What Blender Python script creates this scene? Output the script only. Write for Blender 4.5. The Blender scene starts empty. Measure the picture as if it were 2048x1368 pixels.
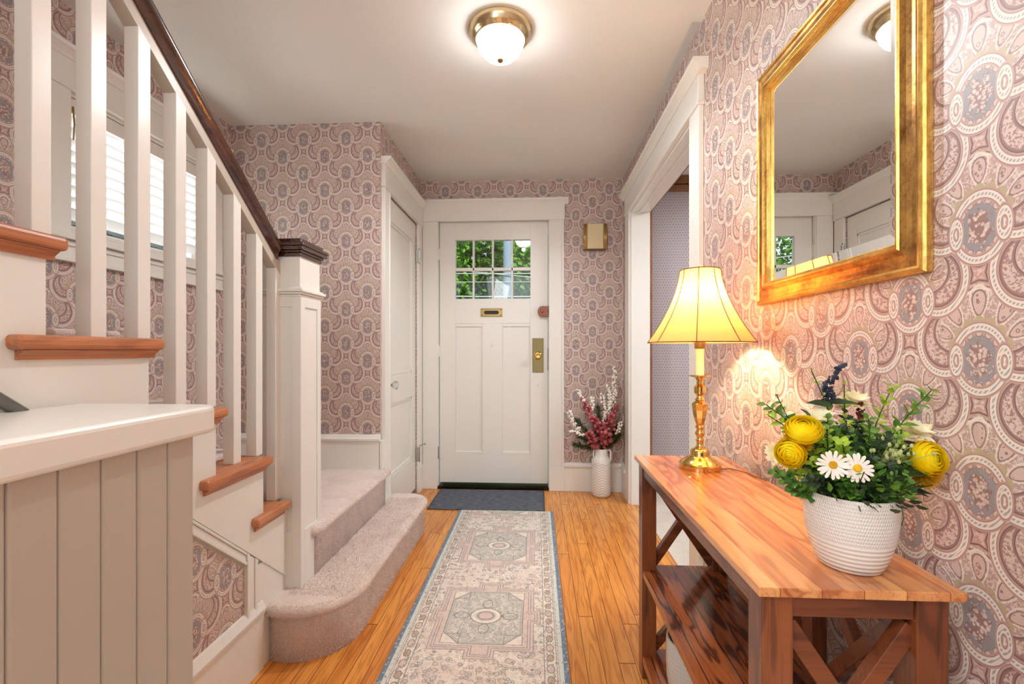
import bpy, bmesh, math, random
from mathutils import Vector, Matrix
random.seed(7)
PI = math.pi
scn = bpy.context.scene
COL = scn.collection

# ---------------------------------------------------------------- camera, world, big lights, exposure
CAM_H = 1.08
cam_d = bpy.data.cameras.new('camera')
cam_d.lens = 16.0; cam_d.sensor_width = 36.0; cam_d.shift_y = 0.0088; cam_d.clip_start = 0.02
cam = bpy.data.objects.new('camera', cam_d); COL.objects.link(cam)
cam.location = (0, 0, CAM_H); cam.rotation_euler = (PI/2, 0, math.atan(49/910))
scn.camera = cam
scn.view_settings.view_transform = 'Standard'; scn.view_settings.look = 'None'
scn.view_settings.gamma = 1.0; scn.view_settings.use_curve_mapping = False
scn.view_settings.exposure = 1.12

world = bpy.data.worlds.new('world'); scn.world = world; world.use_nodes = True
wn = world.node_tree.nodes; wl = world.node_tree.links; wn.clear()
wo = wn.new('ShaderNodeOutputWorld'); wb = wn.new('ShaderNodeBackground')
wb.inputs['Color'].default_value = (0.86, 0.93, 1.0, 1); wb.inputs['Strength'].default_value = 0.55
wl.new(wb.outputs[0], wo.inputs[0])

def area(name, loc, rot, sx, sy, power, color=(1, 1, 1)):
    l = bpy.data.lights.new(name, 'AREA'); l.shape = 'RECTANGLE'; l.size = sx; l.size_y = sy
    l.energy = power; l.color = color
    o = bpy.data.objects.new(name, l); COL.objects.link(o); o.location = loc; o.rotation_euler = rot
    return o
def point(name, loc, power, color, r=0.03):
    l = bpy.data.lights.new(name, 'POINT'); l.energy = power; l.color = color; l.shadow_soft_size = r
    o = bpy.data.objects.new(name, l); COL.objects.link(o); o.location = loc
    return o
sun_d = bpy.data.lights.new('sun', 'SUN'); sun_d.energy = 2.0; sun_d.angle = 0.02; sun_d.color = (1, 0.95, 0.85)
sun = bpy.data.objects.new('sun', sun_d); COL.objects.link(sun)
sun.rotation_euler = Vector((-0.25, 0.75, -0.9)).to_track_quat('-Z', 'Y').to_euler()
# daylight outside the stair window, then unseen fills added to brighten the rooms
area('stair_window_daylight', (-2.35, 2.03, 1.95), (0, -PI/2 - 0.12, 0), 1.2, 1.2, 36, (0.93, 0.97, 1.0))
area('rear_fill', (-0.1, -1.1, 2.30), (math.radians(38), 0, 0), 1.6, 0.9, 5, (0.90, 0.97, 1.0))  # added fill behind the camera, no fixture modelled there
area('side_room_fill', (2.1, 2.3, 2.36), (0, 0, 0), 1.2, 1.2, 26, (0.93, 0.97, 1.0))  # unseen fill added in place of the side room's daylight
up = area('right_wall_fill', (-.62, -.25, 1.75), (0, 0, 0), 0.9, 0.9, 8.5, (0.96, 0.98, 1.0))  # unseen fill added to brighten the right wall and table
up.rotation_euler = Vector((1.3, .22, -.22)).to_track_quat('-Z', 'Y').to_euler()
LAMP_XY = (0.497, 1.415)
CEIL_LAMP = (-0.150, 1.885)

# ---------------------------------------------------------------- helpers
def link(name, me, mats, parent=None, smooth=False, bevel=0, seg=2, auto=None):
    o = bpy.data.objects.new(name, me); COL.objects.link(o)
    for m in (mats if isinstance(mats, (list, tuple)) else [mats]):
        me.materials.append(m)
    if smooth or auto is not None:
        me.polygons.foreach_set('use_smooth', [True]*len(me.polygons))
    if auto is not None:
        me.set_sharp_from_angle(angle=math.radians(auto))
    if bevel:
        b = o.modifiers.new('bevel', 'BEVEL'); b.width = bevel; b.segments = seg; b.limit_method = 'ANGLE'
        b.angle_limit = math.radians(40)
    if parent: o.parent = parent
    return o

def origin(o):
    p = Vector((0, 0, 0))
    while o is not None:
        p += o.location; o = o.parent
    return p

class MB:
    """collects shapes in world coordinates"""
    def __init__(s): s.v = []; s.f = []; s.m = []; s.mi = 0
    def add(s, vs, fs):
        n = len(s.v); s.v += [tuple(v) for v in vs]
        for f in fs: s.f.append(tuple(i+n for i in f)); s.m.append(s.mi)
        return s
    def box(s, x0, x1, y0, y1, z0, z1):
        x0, x1 = min(x0, x1), max(x0, x1); y0, y1 = min(y0, y1), max(y0, y1); z0, z1 = min(z0, z1), max(z0, z1)
        v = [(x0,y0,z0),(x1,y0,z0),(x1,y1,z0),(x0,y1,z0),(x0,y0,z1),(x1,y0,z1),(x1,y1,z1),(x0,y1,z1)]
        return s.add(v, [(0,3,2,1),(4,5,6,7),(0,1,5,4),(1,2,6,5),(2,3,7,6),(3,0,4,7)])
    def bar(s, p, q, w, h, up=(0,0,1)):
        p, q = Vector(p), Vector(q); d = (q-p).normalized(); up = Vector(up)
        a = d.cross(up)
        if a.length < 1e-4: a = d.cross(Vector((1,0,0)))
        a.normalize(); b = a.cross(d).normalized()
        v = []
        for c in (p, q):
            for i, j in ((-1,-1),(1,-1),(1,1),(-1,1)): v.append(c + a*i*w/2 + b*j*h/2)
        return s.add(v, [(0,1,2,3),(7,6,5,4),(0,4,5,1),(1,5,6,2),(2,6,7,3),(3,7,4,0)])
    def tube(s, pts, r, n=8, caps=True, radii=None):
        pts = [Vector(p) for p in pts]; rings = []; prev = None
        for i, p in enumerate(pts):
            d = (pts[min(i+1, len(pts)-1)] - pts[max(i-1, 0)]).normalized()
            a = prev if prev is not None else (Vector((0,0,1)) if abs(d.z) < .9 else Vector((1,0,0)))
            a = a - d*a.dot(d)
            if a.length < 1e-6: a = d.orthogonal()
            a.normalize(); prev = a; b = d.cross(a)
            rr = radii[i] if radii else r
            rings.append([p + (a*math.cos(2*PI*k/n) + b*math.sin(2*PI*k/n))*rr for k in range(n)])
        v = [q for rg in rings for q in rg]; f = []
        for i in range(len(pts)-1):
            for k in range(n):
                f.append((i*n+k, i*n+(k+1) % n, (i+1)*n+(k+1) % n, (i+1)*n+k))
        if caps:
            f.append(tuple(range(n-1, -1, -1))); f.append(tuple(range((len(pts)-1)*n, len(pts)*n)))
        return s.add(v, f)
    def lathe(s, prof, c, n=40, axis=(0,0,1), sq=None):
        """prof: (radius, height) pairs"""
        ax = Vector(axis).normalized(); a = ax.orthogonal().normalized(); b = ax.cross(a); c = Vector(c)
        if abs(ax.z) > .99: a = Vector((1,0,0)); b = Vector((0,1,0)) if ax.z > 0 else Vector((0,-1,0))
        v = []; f = []
        for (r, h) in prof:
            for k in range(n):
                t = 2*PI*k/n
                v.append(c + ax*h + (a*math.cos(t) + b*math.sin(t))*max(r, 1e-5))
        for i in range(len(prof)-1):
            for k in range(n):
                f.append((i*n+k, i*n+(k+1) % n, (i+1)*n+(k+1) % n, (i+1)*n+k))
        return s.add(v, f)
    def sphere(s, c, r, n=10, m=6, sc=(1,1,1)):
        v = []; f = []
        for i in range(m+1):
            p = PI*i/m
            for k in range(n):
                t = 2*PI*k/n
                v.append((c[0]+r*sc[0]*math.sin(p)*math.cos(t), c[1]+r*sc[1]*math.sin(p)*math.sin(t), c[2]-r*sc[2]*math.cos(p)))
        for i in range(m):
            for k in range(n): f.append((i*n+k, i*n+(k+1) % n, (i+1)*n+(k+1) % n, (i+1)*n+k))
        return s.add(v, f)
    def prism(s, poly, axis, lo, hi):
        """poly: 2D outline in the two other axes (order y,z / x,z / x,y); extruded along axis"""
        n = len(poly); v = []
        for t in (lo, hi):
            for a, b in poly:
                v.append((t,a,b) if axis == 'x' else (a,t,b) if axis == 'y' else (a,b,t))
        f = [tuple(range(n)), tuple(range(2*n-1, n-1, -1))]
        for i in range(n): f.append((i, i+n, (i+1) % n + n, (i+1) % n))
        return s.add(v, f)
    def leaf(s, base, d, nrm, L, W, fold=.25, seg=3, droop=0.0):
        base = Vector(base); d = Vector(d).normalized(); nrm = Vector(nrm)
        sd = d.cross(nrm)
        if sd.length < 1e-4: sd = d.orthogonal()
        sd.normalize(); nrm = sd.cross(d).normalized()
        v = [base]; f = []
        for i in range(1, seg+1):
            t = i/(seg+1); w = W*math.sin(PI*t**.8)*.5
            c = base + d*L*t - nrm*droop*L*t*t
            v += [c + sd*w + nrm*w*fold, c, c - sd*w + nrm*w*fold]
        v.append(base + d*L - nrm*droop*L)
        f += [(0, 2, 1), (0, 3, 2)]
        for i in range(seg-1):
            a = 1+3*i
            f += [(a, a+1, a+4, a+3), (a+1, a+2, a+5, a+4)]
        a = 1+3*(seg-1); e = len(v)-1
        f += [(a, a+1, e), (a+1, a+2, e)]
        return s.add(v, f)
    def build(s, name, mats, parent=None, smooth=False, bevel=0, seg=2, auto=None, fix=True):
        off = origin(parent) if parent else Vector((0,0,0))
        me = bpy.data.meshes.new(name)
        me.from_pydata([(Vector(v)-off) for v in s.v], [], s.f)
        if len(set(s.m)) > 1: me.polygons.foreach_set('material_index', s.m)
        if fix:
            bm = bmesh.new(); bm.from_mesh(me); bmesh.ops.recalc_face_normals(bm, faces=bm.faces); bm.to_mesh(me); bm.free()
        me.update()
        return link(name, me, mats, parent, smooth, bevel, seg, auto)

def tag(o, label=None, cat=None, group=None, kind=None):
    if label: o['label'] = label
    if cat: o['category'] = cat
    if group: o['group'] = group
    if kind: o['kind'] = kind
    return o
def thing(name, loc, label, cat, group=None):
    o = bpy.data.objects.new(name, None); COL.objects.link(o); o.location = loc; o.empty_display_size = .05
    return tag(o, label, cat, group)
def struct(o): o['kind'] = 'structure'; return o
def sbox(name, m, *b, parent=None, bevel=0):
    o = MB().box(*b).build(name, m, parent, bevel=bevel)
    if not parent: o['kind'] = 'structure'
    return o
def srgb(r, g, b):
    def f(c):
        c /= 255
        return c/12.92 if c <= .04045 else ((c+.055)/1.055)**2.4
    return (f(r), f(g), f(b), 1)

# ---------------------------------------------------------------- node expressions
class X:
    """a number in a node tree; arithmetic adds Math nodes"""
    t = None
    def __init__(s, v): s.v = v
    def __add__(a, b): return M('ADD', a, b)
    __radd__ = __add__
    def __sub__(a, b): return M('SUBTRACT', a, b)
    def __rsub__(a, b): return M('SUBTRACT', b, a)
    def __mul__(a, b): return M('MULTIPLY', a, b)
    __rmul__ = __mul__
    def __truediv__(a, b): return M('DIVIDE', a, b)
    def __neg__(a): return M('MULTIPLY', a, -1.0)
def M(op, *a, clamp=False):
    n = X.t.nodes.new('ShaderNodeMath'); n.operation = op; n.use_clamp = clamp
    for i, k in enumerate(a):
        if isinstance(k, X): X.t.links.new(k.v, n.inputs[i])
        else: n.inputs[i].default_value = float(k)
    return X(n.outputs[0])
def fabs(a): return M('ABSOLUTE', a)
def fmin(a, *r):
    for b in r: a = M('MINIMUM', a, b)
    return a
def fmax(a, *r):
    for b in r: a = M('MAXIMUM', a, b)
    return a
def hyp(a, b): return M('SQRT', M('MULTIPLY_ADD', a, a, b*b))
def lt(a, w, s=4.0):           # soft a<w
    return M('MULTIPLY_ADD', a, -1.0/s, (w/s + .5) if not isinstance(w, X) else (w/s + .5), clamp=True)
def gt(a, w, s=4.0): return M('MULTIPLY_ADD', a, 1.0/s, -w/s + .5, clamp=True)
def wrap(a, p):               # to [-p/2, p/2]
    return a - M('FLOOR', a/p + .5)*p
def near(a, c, w, s=4.0): return lt(fabs(a - c), w, s)
def mixc(f, a, b):
    n = X.t.nodes.new('ShaderNodeMix'); n.data_type = 'RGBA'
    def put(sock, v):
        if isinstance(v, X): X.t.links.new(v.v, sock)
        elif isinstance(v, tuple): sock.default_value = v
        elif isinstance(v, (int, float)): sock.default_value = v
        else: X.t.links.new(v, sock)
    put(n.inputs[0], f); put(n.inputs[6], a); put(n.inputs[7], b)
    return n.outputs[2]
def comb(a, b, c=0.0):
    n = X.t.nodes.new('ShaderNodeCombineXYZ')
    for i, k in enumerate((a, b, c)):
        if isinstance(k, X): X.t.links.new(k.v, n.inputs[i])
        else: n.inputs[i].default_value = k
    return n.outputs[0]
def noise(vec, scale, detail=2.0, rough=.5, dist=0.0):
    n = X.t.nodes.new('ShaderNodeTexNoise'); n.inputs['Scale'].default_value = scale
    n.inputs['Detail'].default_value = detail; n.inputs['Roughness'].default_value = rough
    n.inputs['Distortion'].default_value = dist
    X.t.links.new(vec, n.inputs['Vector']); return X(n.outputs[0])
def voro(vec, scale, feat='F1', out=0, rnd=1.0):
    n = X.t.nodes.new('ShaderNodeTexVoronoi'); n.feature = feat; n.inputs['Scale'].default_value = scale
    n.inputs['Randomness'].default_value = rnd
    X.t.links.new(vec, n.inputs['Vector']); return X(n.outputs[out])
def wnoise(vec):
    n = X.t.nodes.new('ShaderNodeTexWhiteNoise'); n.noise_dimensions = '3D'
    X.t.links.new(vec, n.inputs['Vector']); return X(n.outputs[0])
def pos(kind='Position'):
    if kind == 'Position':
        g = X.t.nodes.new('ShaderNodeNewGeometry').outputs['Position']
    else:
        g = X.t.nodes.new('ShaderNodeTexCoord').outputs['Object']
    s = X.t.nodes.new('ShaderNodeSeparateXYZ'); X.t.links.new(g, s.inputs[0])
    return [X(s.outputs[i]) for i in range(3)]
def newmat(name, rough=.5, metal=0.0, spec=.5, color=(.8,.8,.8,1), coat=0.0):
    m = bpy.data.materials.new(name); m.use_nodes = True
    b = m.node_tree.nodes['Principled BSDF']
    b.inputs['Base Color'].default_value = color; b.inputs['Roughness'].default_value = rough
    b.inputs['Metallic'].default_value = metal; b.inputs['Specular IOR Level'].default_value = spec
    if coat: b.inputs['Coat Weight'].default_value = coat; b.inputs['Coat Roughness'].default_value = .08
    X.t = m.node_tree
    return m, b
def setc(m, b, col): m.node_tree.links.new(col, b.inputs['Base Color'])
def bump(m, b, h, strength=.3, dist=.002):
    n = m.node_tree.nodes.new('ShaderNodeBump'); n.inputs['Strength'].default_value = strength
    n.inputs['Distance'].default_value = dist
    m.node_tree.links.new(h.v if isinstance(h, X) else h, n.inputs['Height'])
    m.node_tree.links.new(n.outputs[0], b.inputs['Normal'])

def simple(name, rgb, rough=.5, metal=0.0, spec=.5, var=.06, nscale=30, bmp=0.0, bscale=200, coat=0.0):
    m, b = newmat(name, rough, metal, spec, coat=coat)
    x, y, z = pos('Object'); v = comb(x, y, z)
    n = noise(v, nscale, 3)
    c = srgb(*rgb); lo = tuple(k*(1-var) for k in c[:3])+(1,); hi = tuple(min(1, k*(1+var)) for k in c[:3])+(1,)
    setc(m, b, mixc(n, lo, hi))
    if bmp: bump(m, b, noise(v, bscale, 2), bmp)
    return m

# ---------------------------------------------------------------- wallpaper
def paisley_group():
    g = bpy.data.node_groups.new('paisley_ogee_pattern', 'ShaderNodeTree')
    g.interface.new_socket('U', in_out='INPUT', socket_type='NodeSocketFloat')
    g.interface.new_socket('V', in_out='INPUT', socket_type='NodeSocketFloat')
    g.interface.new_socket('Color', in_out='OUTPUT', socket_type='NodeSocketColor')
    X.t = g
    gi = g.nodes.new('NodeGroupInput'); go = g.nodes.new('NodeGroupOutput')
    U, V = X(gi.outputs[0]), X(gi.outputs[1])
    uv = comb(U, V)
    x = U*(825/.255); y = V*(660/.2)
    i = M('FLOOR', x/412.5 + .5)
    xl = x - i*412.5
    yy = y + M('FLOORED_MODULO', i, 2.0)*330.0
    yl = yy - M('FLOOR', (yy + 285.0)/660.0)*660.0
    ax = fabs(xl)
    sq1 = noise(uv, 190, 1.5, .5, .6)     # scroll work
    sq2 = noise(uv, 95, 1.0, .5, .9)
    curl = lt(fabs(sq2 - .5), .032, .03)
    base = srgb(184, 154, 146); light = srgb(212, 191, 181); dark = srgb(122, 92, 88)
    cream = srgb(230, 217, 204); gray = srgb(150, 146, 148); pink = srgb(190, 154, 145)
    tan = srgb(184, 168, 134); petal = srgb(208, 182, 172); mauve = srgb(152, 120, 114)
    col = mixc(gt(sq1, .52, .06), base, light)
    col = mixc(near(sq1, .52, .018, .02)*.45, col, dark)
    col = mixc(near(sq2, .5, .022, .02)*.55, col, cream)
    # arch line over the fan
    ar = hyp(ax, (yl - 250.0))
    col = mixc(near(ar, 116.0, 3.0)*gt(yl, 255.0, 8), col, dark)
    col = mixc(near(ar, 104.0, 5.0)*gt(yl, 260.0, 8), col, cream)
    # petals
    def pet(cx, cy, ang, a, b):
        px = ax - cx; py = yl - cy
        ca, sa = math.cos(ang), math.sin(ang)
        u = px*ca - py*sa; v = px*sa + py*ca
        w = M('MULTIPLY_ADD', v, .32/b, 1.0)     # wider at the outer end
        return (hyp(u/(w*a), v/b) - 1.0)*a
    d = fmin(pet(0, 284, 0, 34, 66), pet(128, 232, .52, 32, 62), pet(188, 138, 1.05, 30, 52))
    col = mixc(near(d, 9.0, 3.0), col, cream)
    col = mixc(lt(d, 0.5), col, dark)
    col = mixc(lt(d, -3.5), col, petal)
    leafy = lt(d, -9.0)*near(voro(uv, 105, rnd=.8), .30, .07, .06)
    col = mixc(leafy*.75, col, dark)
    # crescents and the scale-edged bands
    yb = wrap(yl + 230.0, 660.0)
    eA = hyp((ax - 190.0)/155.0, (yl - 100.0)/180.0)
    eB = hyp((ax - 223.0)/155.0, yb/180.0)
    rA = hyp(ax - 135.0, yl - 150.0)
    rB = hyp(ax - 278.0, yb - 50.0)
    dA = fmax((eA - .80)*155.0, 160.0 - ax, 112.0 - rA, yl - 235.0)
    dB = fmax((eB - .80)*155.0, 112.0 - rB, yb - 135.0)
    dc = fmin(dA, dB)
    col = mixc(lt(dc, 7.0), col, light)
    col = mixc(lt(dc, 4.0), col, dark)
    fillm = srgb(166, 130, 124)
    fillc = mixc(curl, fillm, light)
    fillc = mixc(lt(dc, -11.0, 6.0), mauve, fillc)
    fillc = mixc(gt(sq1, .50, .05)*lt(dc, -13.0), fillc, light)
    col = mixc(lt(dc, -1.5), col, fillc)
    bA = fmax(fabs(eA - 1.0)*160.0, (yl + 10.0)*.5 + 10.0, (130.0 - ax)*.6 + 10.0)
    bB = fmax(fabs(eB - 1.0)*160.0, (yb - 125.0)*.5 + 10.0)
    hk = fabs(hyp((ax - 121.0)*1.35, (yl + 8.0)*.62) - 36.0)*1.15
    rg = hyp(ax/138.0, yl/172.0)
    # square between the bands
    p = fabs(yl + 230.0)
    mx = fmax(ax, p); mn = fmin(ax, p)
    dsq = mx - mn*.28 - 30.0
    col = mixc(lt(dsq, 14.0), col, pink)
    col = mixc(near(dsq, 3.0, 4.0), col, dark)
    col = mixc(lt(dsq, -8.0)*gt(sq1, .5, .05), col, light)
    # sawtooth crown
    ang = M('ARCTAN2', xl/138.0, yl/172.0)
    saw = fabs(wrap(ang*2.6, 1.0))
    crown = near(rg, 1.19, .09, .02)*lt(rg, 1.34 - saw*.4, .03)*gt(yl, 55.0)
    col = mixc(crown, col, tan)
    def band(col, b, dash):
        col = mixc(lt(b, 27.0), col, pink)
        col = mixc(lt(b, 18.5, 3.0), col, dark)
        col = mixc(lt(b, 16.0, 3.0), col, cream)
        return mixc(lt(b, 5.5, 2.0)*dash*.8, col, gray)
    dash = gt(M('SINE', x*.28 + y*.22), -.2, .6)
    col = band(col, fmin(bA, bB), dash)
    # ring and medallion
    col = mixc(lt(rg, 1.0, .02), col, pink)
    saw2 = wrap(ang*(14/(2*PI)), 1.0)
    dots = hyp(saw2*36.0, (rg - .76)*140.0)
    core = hyp(ax/90.0, yl/122.0)
    col = mixc(lt(core, 1.0, .03), col, gray)
    col = mixc(lt(dots, 13.0, 3), col, dark)
    col = mixc(lt(dots, 10.5, 3), col, light)
    flw = hyp(ax/54.0, yl/90.0) + (sq2 - .5)*2.2
    vf = voro(uv, 165, rnd=.9)
    col = mixc(lt(flw, 1.0, .06), col, mauve)
    col = mixc(lt(flw, .94, .06)*lt(vf, .52, .06), col, light)
    col = mixc(lt(flw, .9, .06)*lt(vf, .30, .05)*gt(sq1, .5, .05), col, pink)
    col = mixc(lt(flw, .6, .2)*lt(vf, .24, .05), col, cream)
    col = band(col, fabs(rg - .95)*150.0, dash)
    col = band(col, hk, dash)
    g.links.new(col, go.inputs[0])
    return g
PAISLEY = paisley_group()
def wallpaper(name, axis, cu, cv):
    m, b = newmat(name, rough=.42, spec=.7)
    p = pos()
    tn = m.node_tree.nodes.new('ShaderNodeNewGeometry').outputs['True Normal']
    sp = m.node_tree.nodes.new('ShaderNodeSeparateXYZ'); m.node_tree.links.new(tn, sp.inputs[0])
    fx = gt(fabs(X(sp.outputs[1])), .5, .01)      # faces across the hall run along x
    u = p[1] + (p[0] - p[1])*fx - cu; v = p[2] - cv
    gn = m.node_tree.nodes.new('ShaderNodeGroup'); gn.node_tree = PAISLEY
    m.node_tree.links.new(u.v, gn.inputs[0]); m.node_tree.links.new(v.v, gn.inputs[1])
    setc(m, b, gn.outputs[0])
    return m
WP_landing = wallpaper('wallpaper_facing_landing', 'x', -1.112, 2.322)
WP_front = wallpaper('wallpaper_front', 'x', .56, 2.33)
WP_right = wallpaper('wallpaper_right', 'y', .98, 1.067)
WP_left = wallpaper('wallpaper_left', 'y', 1.2, 1.10)
WP_closet = wallpaper('wallpaper_closet', 'y', -1.112, 2.322)

def small_print():
    m, b = newmat('small_print_wallpaper', rough=.6)
    x, y, z = pos(); u = x + y
    a = u/.021; c = z/.021
    i = M('FLOOR', c)
    fx = wrap(a + M('FLOORED_MODULO', i, 2.0)*.5, 1.0); fz = c - i - .5
    d = hyp(fx, fz)
    col = mixc(lt(d, .24, .1), srgb(176, 166, 166), srgb(140, 124, 130))
    v = comb(u, z)
    col = mixc(gt(noise(v, 300, 2), .55, .05)*.35, col, srgb(205, 190, 195))
    setc(m, b, col); return m
SMALLPRINT = small_print()

WHITE = simple('white_paint', (236, 233, 225), rough=.28, var=.02, bmp=.05, bscale=60)
WHITE2 = simple('white_paint_walls', (233, 230, 222), rough=.35, var=.03, nscale=4, bmp=.18, bscale=14)
GREIGE = simple('greige_woodwork', (190, 180, 165), rough=.35, var=.03, nscale=8, bmp=.05)  # one even tone, darker than the white paint
CEILM = simple('ceiling_paint', (232, 230, 224), rough=.7, var=.03, nscale=3)
def wood(name, cols, board, axis=1, across=0, grain=1.0, rough=.3, coat=0.0, plank_len=None, seam=.03, seamcol=None, fig=.5, coords='Position'):
    """boards running along `axis`, `board` wide across `across`"""
    m, b = newmat(name, rough, coat=coat)
    p = pos(coords); a = p[across]; l = p[axis]; o = p[3-axis-across]
    k = M('FLOOR', a/board)
    r1 = wnoise(comb(k, 3.7))
    if plank_len:
        ls = l/plank_len + r1*7.3
        j = M('FLOOR', ls); r = wnoise(comb(k, j, 1.0)); fl = ls - j
    else:
        r = r1
    fa = a/board - k
    gv = comb(a*(9.0 if fig > .4 else 14.0) + r*9.0, l*1.15 + r*31.0, o*9.0)
    n1 = noise(gv, 1.6*grain, 2, .5, 1.0*fig)
    rings = M('SINE', n1*(24.0 if fig > .4 else 34.0))*.5 + .5
    broad = noise(comb(a*9.0 + r*5.0, l*1.3 + r*17.0, o*9.0), 1.0, 2)
    n2 = noise(comb(a*260.0, l*9.0 + r*5, o*260.0), 1.0, 2)
    c0, c1, c2 = cols
    f = M('MULTIPLY_ADD', rings, .22, r*.40 + gt(broad, .5, .22)*.42, clamp=True)
    col = mixc(M('MULTIPLY', f, 1.0, clamp=True), c0, c1)
    col = mixc(gt(rings, .80, .3)*(fig*.9), col, c2)
    col = mixc(gt(n2, .58, .12)*.28, col, c2)
    if seam:
        e = lt(fmin(fa, 1.0 - fa), seam, seam*.6)
        if plank_len: e = fmax(e, lt(fmin(fl, 1.0 - fl), .0016, .001))
        col = mixc(e*.85, col, seamcol or c2)
    setc(m, b, col)
    bump(m, b, n2, .08)
    return m
FLOORM = wood('oak_floor', (srgb(234, 162, 80), srgb(202, 124, 52), srgb(150, 82, 34)), .057, rough=.27, plank_len=1.35,
              seam=.022, seamcol=srgb(96, 50, 22), fig=.32)
TABLETOP = wood('acacia_top', (srgb(236, 172, 106), srgb(186, 98, 50), srgb(140, 66, 32)), .061, rough=.2, coat=.5,
                seam=.012, fig=.5, grain=1.3)
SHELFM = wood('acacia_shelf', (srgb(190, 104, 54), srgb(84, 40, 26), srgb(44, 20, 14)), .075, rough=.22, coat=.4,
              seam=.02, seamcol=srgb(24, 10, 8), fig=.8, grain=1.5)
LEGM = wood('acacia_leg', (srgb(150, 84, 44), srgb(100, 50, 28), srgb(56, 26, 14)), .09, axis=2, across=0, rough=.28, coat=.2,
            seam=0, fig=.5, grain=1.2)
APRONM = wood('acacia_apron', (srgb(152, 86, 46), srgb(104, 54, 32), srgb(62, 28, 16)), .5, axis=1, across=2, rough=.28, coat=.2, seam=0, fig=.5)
APRONX = wood('acacia_apron_end', (srgb(152, 86, 46), srgb(104, 54, 32), srgb(62, 28, 16)), .5, axis=0, across=2, rough=.28, coat=.2, seam=0, fig=.5)
TREADM = wood('oak_tread', (srgb(206, 134, 88), srgb(180, 106, 66), srgb(116, 62, 36)), .3, rough=.32, seam=0, fig=.25, coat=.2)
RAILM = wood('dark_handrail_wood', (srgb(86, 46, 28), srgb(58, 28, 18), srgb(30, 14, 10)), .2, rough=.18, coat=.8, seam=0, fig=.4)
BROWNTRIM = wood('brown_room_trim', (srgb(150, 98, 60), srgb(120, 76, 44), srgb(90, 54, 32)), .3, rough=.4, seam=0, fig=.2)

def carpet(name, a, b_, s=1.0):
    m, b = newmat(name, rough=.95, spec=.1)
    x, y, z = pos(); v = comb(x, y, z)
    n = noise(v, 260*s, 3, .65); n2 = noise(v, 9, 3, .6)
    col = mixc(gt(n, .5, .35), b_, a)
    col = mixc(gt(n2, .56, .2)*.22, col, srgb(176, 146, 132))
    setc(m, b, col); bump(m, b, n, .5, .004)
    b.inputs['Sheen Weight'].default_value = .3
    return m
CARPET = carpet('stair_carpet', srgb(246, 233, 224), srgb(218, 196, 186))
ROOMCARPET = carpet('room_carpet', srgb(222, 212, 198), srgb(196, 184, 170))

def metal(name, rgb, rough=.2, streak=0.0):
    m, b = newmat(name, rough, metal=1.0)
    x, y, z = pos('Object'); v = comb(x, y, z)
    c = srgb(*rgb)
    col = mixc(noise(v, 25, 3), tuple(k*.88 for k in c[:3])+(1,), c)
    setc(m, b, col); return m
BRASS = metal('polished_brass', (226, 186, 110), .10)
PLATEB = metal('dark_brass_plate', (150, 128, 84), .12)  # brass darkened in its colour to hold a dim reflection
BRASSD = metal('satin_brass', (150, 124, 78), .28)
CHROME = metal('nickel', (200, 200, 196), .18)
GREYMETAL = metal('grey_metal', (130, 128, 124), .3)
BLACK = simple('black', (18, 16, 15), rough=.5)
DARKBRONZE = metal('dark_bronze', (70, 50, 34), .35)
RUSTMETAL = simple('brown_enamel', (146, 82, 52), rough=.3, var=.12)
CREAMPLASTIC = simple('cream_cover', (222, 204, 160), rough=.3, var=.03)

def glass(name, rough=0.0):
    m = bpy.data.materials.new(name); m.use_nodes = True; nt = m.node_tree; nt.nodes.clear(); X.t = nt
    o = nt.nodes.new('ShaderNodeOutputMaterial'); t = nt.nodes.new('ShaderNodeBsdfTransparent')
    t.inputs[0].default_value = (.97, .99, .98, 1)
    gl = nt.nodes.new('ShaderNodeBsdfGlossy'); gl.inputs['Roughness'].default_value = rough
    fr = nt.nodes.new('ShaderNodeFresnel'); fr.inputs[0].default_value = 1.5
    mx = nt.nodes.new('ShaderNodeMixShader')
    nt.links.new(fr.outputs[0], mx.inputs[0]); nt.links.new(t.outputs[0], mx.inputs[1]); nt.links.new(gl.outputs[0], mx.inputs[2])
    nt.links.new(mx.outputs[0], o.inputs[0]); return m
GLASS = glass('window_glass')
m, b = newmat('crystal', rough=.02); b.inputs['Transmission Weight'].default_value = .9; CRYSTAL = m
m, b = newmat('mirror_silver', rough=.0, metal=1.0, color=(.93, .94, .93, 1)); MIRROR = m

# ================================================================ room shell
CE = 2.414
XR, XL, YF, YL_, XC = .668, -1.81, 3.545, 2.605, -.909
BACK = -1.9
sbox('floor', FLOORM, -2.0, .708, BACK, 3.75, -.05, 0)
sbox('ceiling', CEILM, -2.0, XR+.02, BACK, 3.7, CE, CE+.1)
# left outer wall with the stair window
WY0, WY1, WZ0, WZ1 = 1.655, 2.42, 1.535, 2.085
mb = MB()
for bx in ((XL-.12, XL, BACK, WY0, 0, CE), (XL-.12, XL, WY1, 3.7, 0, CE), (XL-.12, XL, WY0, WY1, 0, WZ0), (XL-.12, XL, WY0, WY1, WZ1, CE)):
    mb.box(*bx)
struct(mb.build('wall_left', WP_left))
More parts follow.
